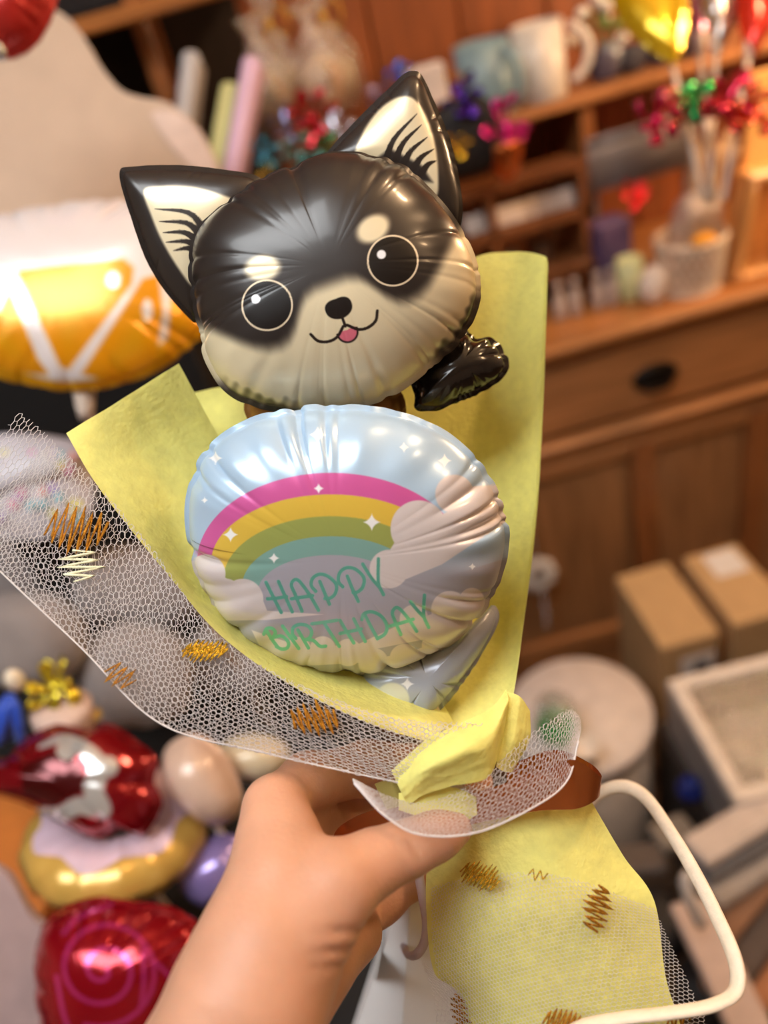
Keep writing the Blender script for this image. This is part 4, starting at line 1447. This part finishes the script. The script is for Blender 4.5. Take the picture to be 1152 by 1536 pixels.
def paint_round(px, py, s):
    n = len(px)
    x, y = (px - 260) * 2.1333, (py - 570) * 2.1333
    sky = np.array([172, 198, 222]) / 255.
    low = np.array([168, 166, 178]) / 255.
    cloud = np.array([216, 206, 206]) / 255.
    rgb = np.tile(sky, (n, 1))
    rgb = lay(rgb, low, smooth(520, 640, y))
    def ell(cx, cy, a, b):
        return np.hypot((x - cx) / a, (y - cy) / b)
    for (cy, a, b, c) in [(587, 430, 290, (206, 92, 158)), (587, 385, 221, (222, 186, 74)), (640, 345, 204, (156, 164, 88)), (660, 285, 160, (128, 170, 162)), (680, 235, 120, None)]:
        e = ell(505, cy, a, b)
        mk_ = smooth(1.004, .996, e) * (y < 760) * ((x < 712) | (y < 520))
        rgb = lay(rgb, low if c is None else np.array(c) / 255., mk_)
    def blob(cs, poly):
        d = np.full(n, 1e9)
        for (cx, cy, r) in cs:
            d = np.minimum(d, np.hypot(x - cx, y - cy) - r)
        if poly:
            d = np.minimum(d, sd_poly(x, y, poly))
        return smooth(2, -2, d)
    rgb = lay(rgb, low, smooth(2, -2, sd_poly(x, y, [(60, 690), (480, 752), (1100, 560), (1100, 1100), (0, 1100)])))
    rgb = lay(rgb, cloud, blob([(105, 620, 62), (165, 690, 55), (222, 702, 66)], [(40, 620), (110, 600), (285, 700), (300, 738), (480, 750), (300, 768), (180, 770), (40, 760)]))
    rgb = lay(rgb, cloud, blob([(900, 365, 62), (785, 475, 90), (690, 605, 62)], [(640, 630), (720, 500), (880, 420), (960, 340), (1100, 330), (1100, 430), (860, 590), (680, 664)]))
    rgb = lay(rgb, cloud, blob([(770, 765, 46), (885, 735, 60), (955, 705, 40), (640, 800, 0.1)], [(730, 780), (980, 700), (1040, 700), (960, 800), (640, 862), (560, 860)]))
    rgb = lay(rgb, cloud, blob([(400, 862, 40), (478, 862, 42), (560, 872, 44)], [(250, 800), (400, 850), (600, 850), (650, 880), (600, 905), (420, 915), (300, 900)]))
    rgb = lay(rgb, cloud, blob([(640, 905, 48), (740, 892, 48), (850, 850, 55), (920, 810, 40)], [(600, 900), (760, 870), (960, 790), (1000, 820), (900, 960), (600, 960)]))
    for (cx, cy, r) in [(462, 175, 30), (738, 215, 18), (868, 258, 24), (135, 250, 24), (465, 347, 18), (183, 495, 26), (635, 455, 30), (322, 570, 19), (957, 597, 13), (100, 385, 12)]:
        q = (np.abs(x - cx) / r) ** .62 + (np.abs(y - cy) / r) ** .62
        rgb = lay(rgb, (.95, .95, .95), smooth(1.08, .92, q))
    al = np.ones(n)
    xx, yy = (px - 380) * 4.1143, (py - 820) * 4.1143
    inb = (xx > 0) & (xx < 1152) & (yy > 0) & (yy < 720)
    idx = np.where(inb)[0]
    d = np.full(len(idx), 1e9)
    X_, Y_ = xx[idx], yy[idx]
    for st in TEXT:
        pl = catmull(st, 4 * len(st))
        for i in range(len(pl) - 1):
            d = np.minimum(d, sd_seg(X_, Y_, pl[i], pl[i + 1])[0])
    mt = smooth(13, 8.5, d)
    full = np.zeros(n)
    full[idx] = mt
    rgb = lay(rgb, np.array([116, 206, 190]) / 255., full)
    al = 1 - full
    return rgb, al


rd_m = mat('round_print_foil', (1, 1, 1, 1), .28, .16, .02, 30, attr='print', coat=.25, bump=.03, bscale=50)
ro2 = []
for (a_, r_) in [(0, 0)]:
    pass
rnd = [(505, 614), (560, 617), (615, 630), (660, 650), (700, 681), (730, 718), (750, 765), (757, 805), (750, 850), (735, 893), (708, 930), (672, 962), (630, 985), (585, 1000), (540, 1007), (490, 1003), (440, 990), (390, 965), (345, 930), (312, 885), (292, 835), (285, 780), (288, 735), (305, 690), (335, 658), (375, 635), (420, 621), (460, 615)]
P = cam(530, 1000, .385)
T2 = thing('birthday_balloon', 'round pale blue foil balloon printed with a rainbow and HAPPY BIRTHDAY', 'balloon', P)
pillow('balloon', rnd, .378, .034, rd_m, T2, (-.03, -.30), 250, 1000, 34, 33, Hb=.036, paint=paint_round, back=(.7, .76, .82), crease=.2, scal=.022, center=(520, 803), clen=(.08, .42), cw=(.006, .022), pa=2.5, pb=.55)
tail = [(545, 1015), (560, 985), (640, 975), (700, 945), (733, 913), (743, 932), (722, 975), (690, 1020), (640, 1074), (600, 1070), (562, 1060)]


def paint_tail(px, py, s):
    n = len(px)
    rgb = np.tile(np.array([160, 166, 182]) / 255., (n, 1))
    for (cx, cy, r) in [(588, 1050, 26), (556, 1050, 22)]:
        rgb = lay(rgb, np.array([206, 206, 190]) / 255., smooth(2, -2, np.hypot(px - cx, py - cy) - r))
    q = (np.abs(px - 611) / 11) ** .62 + (np.abs(py - 1026) / 11) ** .62
    rgb = lay(rgb, (.9, .9, .92), smooth(1.1, .9, q))
    return rgb, np.ones(n)


pillow('tail', tail, .40, .012, rd_m, T2, (0, .1), 60, 260, 14, 35, paint=paint_tail, back=(.6, .62, .68), crease=.55, scal=.01, center=(640, 1015), clen=(.4, .9), cw=(.02, .05))
stick('stick', cam(600, 1040, .41), cam(695, 1240, .395), .003, white_st, T2)

# ------------------------------------------------------------------ wrapping
yel = mat('yellow_nonwoven', H(248, 244, 150), .75, 0, .07, 160, bump=.35, bscale=420, trans=.28, spec=.2)
net_m = mat('tulle_thread', H(240, 236, 238), .45, 0, .03, 40, trans=.3)
cop = mat('copper_satin', H(200, 118, 66), .26, .85, .08, 30)
glit = mat('gold_glitter', H(190, 132, 44), .32, .85, .5, 900, bump=.6, bscale=1500)
glit2 = mat('gold_glitter_bright', H(232, 186, 60), .22, .9, .6, 900, bump=.8, bscale=1500)
pale = mat('pale_glitter', H(226, 226, 196), .5, .1, .2, 900)
W = thing('bouquet_wrap', 'yellow fabric paper and white tulle wrapping tied with copper ribbon', 'wrapping', cam(690, 1215, .38))
left_rows = [[(100, 650, .39), (185, 597, .40), (268, 545, .41)], [(150, 735, .385), (230, 680, .41), (332, 660, .43)], [(250, 862, .375), (288, 832, .405), (400, 760, .44)],
             [(332, 955, .365), (362, 914, .402), (480, 850, .445)], [(440, 1030, .356), (462, 986, .398), (560, 940, .44)], [(555, 1085, .352), (574, 1042, .388), (640, 1020, .42)], [(650, 1115, .36), (665, 1095, .37), (690, 1100, .39)]]
sheet('paper_sheet', left_rows, yel, W, 90, 50, .0014, 1)
right_rows = [[(590, 470, .47), (700, 392, .475), (770, 378, .47), (815, 383, .45), (822, 394, .435)], [(560, 650, .46), (680, 620, .465), (760, 600, .46), (806, 600, .44), (815, 605, .425)],
              [(540, 800, .455), (670, 800, .46), (750, 790, .455), (796, 785, .435), (804, 785, .42)], [(560, 950, .44), (660, 950, .44), (725, 950, .435), (770, 950, .42), (783, 950, .41)],
              [(610, 1060, .42), (665, 1060, .415), (710, 1060, .41), (752, 1055, .4), (768, 1050, .395)], [(660, 1150, .385), (685, 1150, .38), (700, 1150, .38), (720, 1150, .375), (738, 1150, .375)]]
sheet('paper_sheet', right_rows, yel, W, 90, 60, .001, 2)
sheet('paper_sheet', [[(285, 590, .452), (345, 580, .45), (388, 598, .452)], [(290, 640, .455), (345, 640, .45), (392, 650, .452)], [(300, 720, .455), (350, 720, .45), (395, 720, .452)]], yel, W, 24, 24, .0006, 3)
sheet('paper_fold', [[(587, 1156, .350), (600, 1185, .345), (612, 1208, .347)], [(637, 1112, .35), (637, 1155, .333), (635, 1192, .342)], [(685, 1088, .35), (690, 1130, .333), (680, 1178, .340)],
                     [(737, 1062, .36), (738, 1110, .343), (731, 1166, .345)], [(760, 1035, .37), (762, 1060, .36), (752, 1125, .36)]], yel, W, 60, 30, .0012, 4)
sheet('paper_fold', [[(757, 1037, .368), (752, 1090, .362), (744, 1150, .358)], [(780, 1045, .368), (775, 1100, .36), (757, 1158, .358)], [(795, 1066, .372), (794, 1110, .368), (769, 1158, .362)]], yel, W, 30, 30, .0008, 5)
sheet('paper_fold', [[(598, 1190, .347), (598, 1215, .345)], [(650, 1180, .345), (652, 1232, .345)], [(690, 1184, .347), (692, 1234, .347)], [(714, 1196, .35), (716, 1222, .35)]], yel, W, 30, 16, .0005, 6)
skirt_rows = [[(668, 1222, .378), (730, 1215, .368), (800, 1200, .364), (880, 1190, .37)], [(642, 1290, .382), (730, 1290, .362), (830, 1280, .357), (936, 1285, .368)], [(640, 1375, .382), (735, 1370, .357), (850, 1360, .352), (982, 1352, .362)],
              [(652, 1462, .38), (745, 1450, .355), (870, 1440, .35), (1000, 1470, .358)], [(690, 1502, .378), (765, 1540, .355), (885, 1540, .35), (1024, 1540, .356)], [(700, 1650, .378), (780, 1660, .355), (900, 1660, .35), (1060, 1650, .356)]]
sheet('paper_skirt', skirt_rows, yel, W, 90, 70, .002, 7)
# tulle
tl = [[(-90, 770, .358), (-40, 700, .366), (30, 616, .376)], [(0, 857, .352), (50, 785, .362), (108, 688, .378)], [(120, 970, .346), (165, 900, .356), (216, 808, .374)], [(240, 1085, .342), (276, 1015, .35), (316, 940, .360)],
      [(400, 1130, .342), (411, 1078, .346), (424, 1014, .350)], [(590, 1172, .346), (590, 1132, .344), (592, 1075, .346)], [(700, 1192, .352), (705, 1150, .344), (725, 1085, .348)]]
n1, S1 = hexnet('tulle_sheet', tl, net_m, W, .0030, .00019, .35, 0, None, 1, .0008)
tl2 = [[(x + 4, y + 3, d + .007) for (x, y, d) in r] for r in tl]
tl2[0] = [(-60, 800, .37), (0, 740, .378), (70, 668, .386)]
n2, S2 = hexnet('tulle_sheet', tl2, net_m, W, .0024, .00017, .1, .0006, None, 2, .0006)
def edge(S, mm, r=.0005, parent=W, v=0.0, u0=0., u1=1.):
    u = np.linspace(u0, u1, 60)
    MB().tube(S.ev(u, np.full(60, v)), r, 6).build('tulle_fold', mm, parent, True)


edge(S1, net_m, .0004, W)
cf = [[(529, 1168, .333), (529, 1171, .333), (531, 1175, .333)], [(588, 1196, .336), (582, 1212, .326), (578, 1224, .323)], [(640, 1203, .338), (636, 1232, .324), (632, 1252, .320)], [(715, 1170, .345), (716, 1215, .328), (714, 1249, .324)],
      [(790, 1105, .355), (802, 1160, .338), (798, 1212, .332)], [(850, 1066, .37), (852, 1112, .355), (850, 1172, .345)], [(870, 1075, .375), (872, 1092, .366), (868, 1112, .358)]]
n3, S3 = hexnet('tulle_cuff', cf, net_m, W, .0021, .00011, .3, 0, None, 3)
cf2 = [[(x, y - 1, d + .006) for (x, y, d) in r] for r in cf]
n4, S4 = hexnet('tulle_cuff', cf2, net_m, W, .0022, .00009, .9, .0004, None, 4)
edge(S3, net_m, .00045, W, 1.0)
sk = [[(646, 1330, .376), (735, 1310, .352), (850, 1315, .346), (982, 1362, .356)], [(650, 1430, .374), (745, 1430, .35), (870, 1430, .344), (1018, 1440, .354)], [(676, 1540, .372), (765, 1540, .35), (885, 1540, .344), (1064, 1540, .352)], [(690, 1650, .372), (775, 1650, .35), (900, 1650, .344), (1110, 1650, .352)]]
n5, S5 = hexnet('tulle_skirt', sk, net_m, W, .0021, .00013, .2, 0, None, 5)
sk2 = [[(x, y, d + .006) for (x, y, d) in r] for r in sk]
sk3 = [[(632, 1440, .385), (672, 1470, .38), (712, 1490, .372)], [(650, 1500, .385), (690, 1515, .378), (722, 1530, .37)], [(660, 1600, .385), (700, 1600, .378), (740, 1600, .37)]]
n7, S7 = hexnet('tulle_skirt', sk3, net_m, W, .0022, .00015, .2, 0, None, 7)


def near_uv(S, px, py):
    u, v = np.meshgrid(np.linspace(0, 1, 120), np.linspace(0, 1, 120), indexing='ij')
    P_ = S.ev(u.ravel(), v.ravel())
    x, y = proj(P_)
    k = np.argmin((x - px) ** 2 + (y - py) ** 2)
    return u.ravel()[k], v.ravel()[k]


def px_marks(S, px, py, wpx, hpx, n, mm, parent, ang, seed, r=.0005, skew=0.0):
    """zigzag scribble, laid on the surface; ang is the stroke direction seen from the front"""
    g = np.random.default_rng(seed)
    u0, v0 = near_uv(S, px, py)
    P_ = S.ev(np.array([u0]), np.array([v0]))[0]
    e = 1e-3
    du = (S.ev(np.array([min(u0 + .02, 1)]), np.array([v0]))[0] - P_)
    dv = (S.ev(np.array([u0]), np.array([min(v0 + .02, 1)]))[0] - P_)
    nn = N(np.cross(du, dv))
    if nn @ FW > 0:
        nn = -nn
    d = (P_ - CAM) @ FW
    k = d / FPX
    ex = RT * math.cos(ang) - UP * math.sin(ang)
    ey = np.cross(nn, ex)
    ex = N(np.cross(ey, nn))
    ey = N(ey)
    pts = []
    for i in range(n):
        t_ = i / (n - 1)
        env = math.sqrt(max(.12, 1 - (2 * t_ - 1) ** 2 * .85))
        x = (t_ - .5) * wpx * k
        y = hpx / 2 * k * env * (1 if i % 2 else -1) * (1 + g.uniform(-.2, .2))
        pts.append(P_ + ex * (x + skew * y) + ey * y + nn * .0022)
    path = []
    for i in range(n - 1):
        for t_ in np.linspace(0, 1, 5, endpoint=False):
            path.append(pts[i] * (1 - t_) + pts[i + 1] * t_)
    path.append(pts[-1])
    path = np.array(path)
    MB().tube(path, r * (.6 + .8 * g.random(len(path))), 5).build('glitter_mark', mm, parent, True)


px_marks(S1, 117, 797, 82, 78, 14, glit, n1, 0, 1, .0006, .1)
px_marks(S1, 125, 852, 50, 62, 9, pale, n1, 1.5, 2, .0006)
px_marks(S1, 305, 976, 60, 34, 18, glit2, n1, .1, 3, .0006, .6)
px_marks(S1, 180, 1012, 42, 40, 8, glit, n1, .6, 4, .0004, .2)
px_marks(S1, 470, 1078, 66, 52, 14, glit, n1, -.1, 5, .0006, -.35)
px_marks(S5, 722, 1306, 56, 46, 20, glit2, n5, .2, 6, .0004, .4)
px_marks(S5, 892, 1360, 62, 46, 14, glit, n5, -1.2, 7, .00055, .1)
px_marks(S5, 845, 1528, 56, 40, 16, glit, n5, .1, 8, .0005, .3)
px_marks(S5, 1012, 1526, 40, 22, 7, glit, n5, -.2, 9, .0005, .3)
px_marks(S7, 694, 1515, 52, 32, 12, glit, n7, 1.5, 10, .0005, .1)
px_marks(S5, 810, 1262, 28, 18, 6, glit2, n5, .1, 11, .0003, .1)
# copper ribbon
sheet('ribbon', [[(700, 1195, .352), (702, 1238, .352)], [(800, 1160, .35), (802, 1217, .35)], [(860, 1140, .35), (866, 1213, .35)], [(902, 1166, .362), (898, 1196, .362)], [(885, 1145, .378), (890, 1185, .38)], [(830, 1125, .385), (835, 1185, .388)], [(760, 1150, .388), (760, 1200, .39)]], cop, W, 80, 12, 0, 8, .0003)
sheet('ribbon', [[(496, 1262, .372), (512, 1275, .372)], [(512, 1238, .366), (530, 1262, .366)], [(560, 1215, .362), (575, 1245, .362)], [(640, 1200, .36), (650, 1230, .36)]], cop, W, 40, 8, 0, 9, .0003)
sheet('paper_fold', [[(562, 1176, .356), (580, 1215, .356)], [(585, 1170, .353), (600, 1210, .352)], [(612, 1178, .356), (618, 1210, .356)]], mat('olive_paper', H(170, 156, 84), .7, trans=.2), W, 20, 12, 0, 10)

# ------------------------------------------------------------------ white carrier bag
bagm = mat('bag_white', H(236, 234, 234), .55, 0, .02, 20, bump=.05)
Bg = thing('carrier_bag', 'white paper carrier bag with cord handles hanging behind the bouquet', 'bag', cam(700, 1680, .50))
q = dict(At=cam(618, 1300, .43), Ab=cam(592, 1720, .45), Bt=cam(606, 1302, .55), Bb=cam(470, 1720, .56), Ct=cam(905, 1235, .45), Cb=cam(985, 1720, .46), Dt=cam(880, 1245, .56), Db=cam(975, 1720, .57))


def panel(name, a, b, c, d, mm):
    nrm = N(np.cross(b - a, d - a)) * .0006
    V = np.array([a, b, c, d, a + nrm, b + nrm, c + nrm, d + nrm])
    return mk(name, V, [(0, 1, 2, 3), (7, 6, 5, 4), (0, 4, 5, 1), (1, 5, 6, 2), (2, 6, 7, 3), (3, 7, 4, 0)], mm, Bg, None, False)


panel('front_panel', q['At'], q['Ct'], q['Cb'], q['Ab'], bagm)
panel('side_panel', q['Bt'], q['At'], q['Ab'], q['Bb'], bagm)
panel('side_panel', q['Ct'], q['Dt'], q['Db'], q['Cb'], bagm)
panel('back_panel', q['Bt'], q['Bb'], q['Db'], q['Dt'], bagm)
panel('bag_base', q['Ab'], q['Cb'], q['Db'], q['Bb'], bagm)
pm = [(570, 1392, .492), (578, 1396, .485), (566, 1470, .492), (556, 1468, .50)]
nside = N(np.cross(q['At'] - q['Bt'], q['Bb'] - q['Bt']))
pts = []
for (x, y, d) in pm:
    v = ray(x, y)
    t_ = ((q['Bt'] - CAM) @ nside) / (v @ nside)
    pts.append(CAM + v * t_ * .995)
mk('printed_mark', np.array(pts + [p_ + FW * .0003 for p_ in pts]), [(0, 1, 2, 3), (7, 6, 5, 4)], mat('print_grey', H(214, 216, 216), .6), Bg, None, False)
rope = mat('cord_paper', H(238, 220, 198), .5, 0, .05, 200, bump=.3, bscale=300)
hp = [(872, 1245, .475), (885, 1205, .465), (908, 1185, .455), (938, 1180, .445), (970, 1198, .43), (1010, 1255, .405), (1048, 1320, .38), (1080, 1385, .36), (1100, 1432, .348), (1107, 1468, .342), (1098, 1493, .338), (1062, 1510, .335), (1000, 1520, .335), (930, 1528, .336), (860, 1545, .338), (800, 1600, .345), (765, 1650, .39), (750, 1668, .448)]
MB().tube(catmull([cam(*p_) for p_ in hp], 90), .0038, 12, flat=.6).build('handle', rope, Bg, True)
hp = [(640, 1262, .40), (628, 1300, .392), (634, 1345, .388), (640, 1385, .386), (636, 1415, .386), (624, 1432, .39), (612, 1432, .41), (606, 1420, .44)]
MB().tube(catmull([cam(*p_) for p_ in hp], 40), .0024, 10, flat=.8).build('handle', mat('cord_grey', H(196, 178, 180), .5), Bg, True)


# ------------------------------------------------------------------ the hand
def surface_nets(Fd, org, h):
    nx, ny, nz = Fd.shape
    ins = Fd < 0
    acc = np.zeros((nx - 1, ny - 1, nz - 1, 3))
    cnt = np.zeros((nx - 1, ny - 1, nz - 1))
    cor = [(a, b, c) for a in (0, 1) for b in (0, 1) for c in (0, 1)]
    sl = lambda o: (slice(o[0], nx - 1 + o[0]), slice(o[1], ny - 1 + o[1]), slice(o[2], nz - 1 + o[2]))
    for a in cor:
        for k in range(3):
            if a[k] == 0:
                b = list(a)
                b[k] = 1
                fa, fb = Fd[sl(a)], Fd[sl(b)]
                cr = ins[sl(a)] != ins[sl(b)]
                t_ = np.where(cr, fa / np.where(cr, fa - fb, 1), 0)
                for ax in range(3):
                    acc[..., ax] += np.where(cr, a[ax] + (t_ if ax == k else 0), 0)
                cnt += cr
    act = cnt > 0
    ids = -np.ones(act.shape, int)
    ids[act] = np.arange(act.sum())
    V = (acc[act] / cnt[act][:, None] + np.argwhere(act)) * h + org
    Fs = []
    for k in range(3):
        o1, o2 = [(1, 2), (2, 0), (0, 1)][k]
        a = [slice(None)] * 3
        b = [slice(None)] * 3
        a[k], b[k] = slice(0, -1), slice(1, None)
        cr = np.argwhere(ins[tuple(a)] != ins[tuple(b)])
        ok = (cr[:, o1] > 0) & (cr[:, o2] > 0) & (cr[:, o1] < Fd.shape[o1] - 1) & (cr[:, o2] < Fd.shape[o2] - 1)
        cr = cr[ok]
        e1_, e2_ = np.eye(3, dtype=int)[o1], np.eye(3, dtype=int)[o2]
        qd = [ids[tuple((cr - x).T)] for x in (e1_ + e2_, e2_, e1_ * 0, e1_)]
        Fq = np.stack(qd, 1)
        flip = ins[tuple(cr.T)]
        Fq[~flip] = Fq[~flip][:, ::-1]
        Fs.append(Fq)
    return V, np.vstack(Fs)


CH = [  # chains of (px, py, depth, radius px, flattening ignored)
    [(120, 2150, .29, 175), (270, 1800, .285, 150), (330, 1620, .292, 132), (372, 1500, .300, 116), (400, 1420, .308, 104)],
    [(400, 1420, .308, 100), (424, 1320, .322, 82), (416, 1250, .334, 56), (411, 1212, .343, 43)],
    [(415, 1450, .312, 92), (468, 1370, .312, 72), (505, 1326, .315, 58), (560, 1294, .326, 44), (612, 1272, .334, 38), (655, 1254, .341, 32), (685, 1243, .346, 24)],
    [(411, 1208, .346, 42), (462, 1172, .374, 40), (552, 1152, .408, 38), (650, 1150, .432, 32), (712, 1175, .43, 28)],
    [(440, 1250, .37, 44), (510, 1228, .42, 38), (600, 1215, .436, 36), (680, 1225, .446, 32), (730, 1225, .435, 28)],
    [(440, 1320, .36, 50), (510, 1310, .405, 40), (600, 1290, .43, 36), (670, 1270, .44, 32), (715, 1262, .43, 27)],
    [(440, 1400, .35, 54), (500, 1400, .375, 44), (570, 1345, .40, 36), (620, 1312, .415, 30), (660, 1300, .42, 26)],
    [(410, 1480, .33, 80), (470, 1450, .345, 56), (530, 1400, .37, 44)],
    [(350, 1600, .31, 110), (430, 1500, .335, 70)],
]
segs = []
for ch in CH:
    for a, b in zip(ch[:-1], ch[1:]):
        segs.append((cam(*a[:3]), cam(*b[:3]), a[3] * a[2] / FPX, b[3] * b[2] / FPX))
allp = np.array([s_[0] for s_ in segs] + [s_[1] for s_ in segs])
hh = .0016
lo, hi = allp.min(0) - .05, allp.max(0) + .05
gx = [np.arange(lo[k], hi[k], hh) for k in range(3)]
G = np.stack(np.meshgrid(*gx, indexing='ij'), -1).astype(np.float32)
Fd = None
for (a, b, ra_, rb_) in segs:
    d = (b - a).astype(np.float32)
    r_ = G - a.astype(np.float32)
    t_ = np.clip((r_ @ d) / float(d @ d), 0, 1)
    dist = np.sqrt(((r_ - t_[..., None] * d) ** 2).sum(-1)) - (ra_ + (rb_ - ra_) * t_)
    if Fd is None:
        Fd = dist
    else:
        k = .007
        h_ = np.clip(.5 + .5 * (dist - Fd) / k, 0, 1)
        Fd = dist * (1 - h_) + Fd * h_ - k * h_ * (1 - h_)
# skin folds across the thumb joints
for (x0, y0, x1, y1, d_, amp, wdt) in [(600, 1235, 640, 1300, .325, .0022, .0012), (612, 1232, 650, 1295, .325, .0016, .0011), (470, 1400, 550, 1396, .30, .0018, .0014), (462, 1430, 545, 1424, .30, .0018, .0014), (455, 1452, 535, 1448, .30, .0014, .0012)]:
    a, b = cam(x0, y0, d_), cam(x1, y1, d_)
    nrm = N(np.cross(b - a, cam((x0 + x1) / 2, (y0 + y1) / 2, d_) - CAM))
    c_ = (a + b) / 2
    pl = np.abs((G - c_) @ nrm.astype(np.float32))
    al_ = np.abs((G - c_) @ N(b - a).astype(np.float32)) / (np.linalg.norm(b - a) / 2)
    dep = (G - c_) @ FW.astype(np.float32)
    Fd = Fd + amp * np.exp(-(pl / wdt) ** 2) * np.clip(1.15 - al_, 0, 1) * (np.abs(dep) < .03)
V, Fq = surface_nets(Fd.astype(float), lo, hh)
# relax a little
E2 = np.vstack([Fq[:, [0, 1]], Fq[:, [1, 2]], Fq[:, [2, 3]], Fq[:, [3, 0]]])
for it in range(3):
    s_ = np.zeros_like(V)
    c_ = np.zeros(len(V))
    np.add.at(s_, E2[:, 0], V[E2[:, 1]])
    np.add.at(c_, E2[:, 0], 1)
    V = V * .5 + .5 * s_ / np.maximum(c_, 1)[:, None]
skin = mat('skin', H(202, 150, 122), .46, 0, .13, 32, bump=.16, bscale=500, sss=.25, spec=.4)
o = mk('person', V, Fq, skin, None, cam(400, 1400, .31))
tag(o, 'bare hand and forearm gripping the wrapped bouquet from the left', 'person')
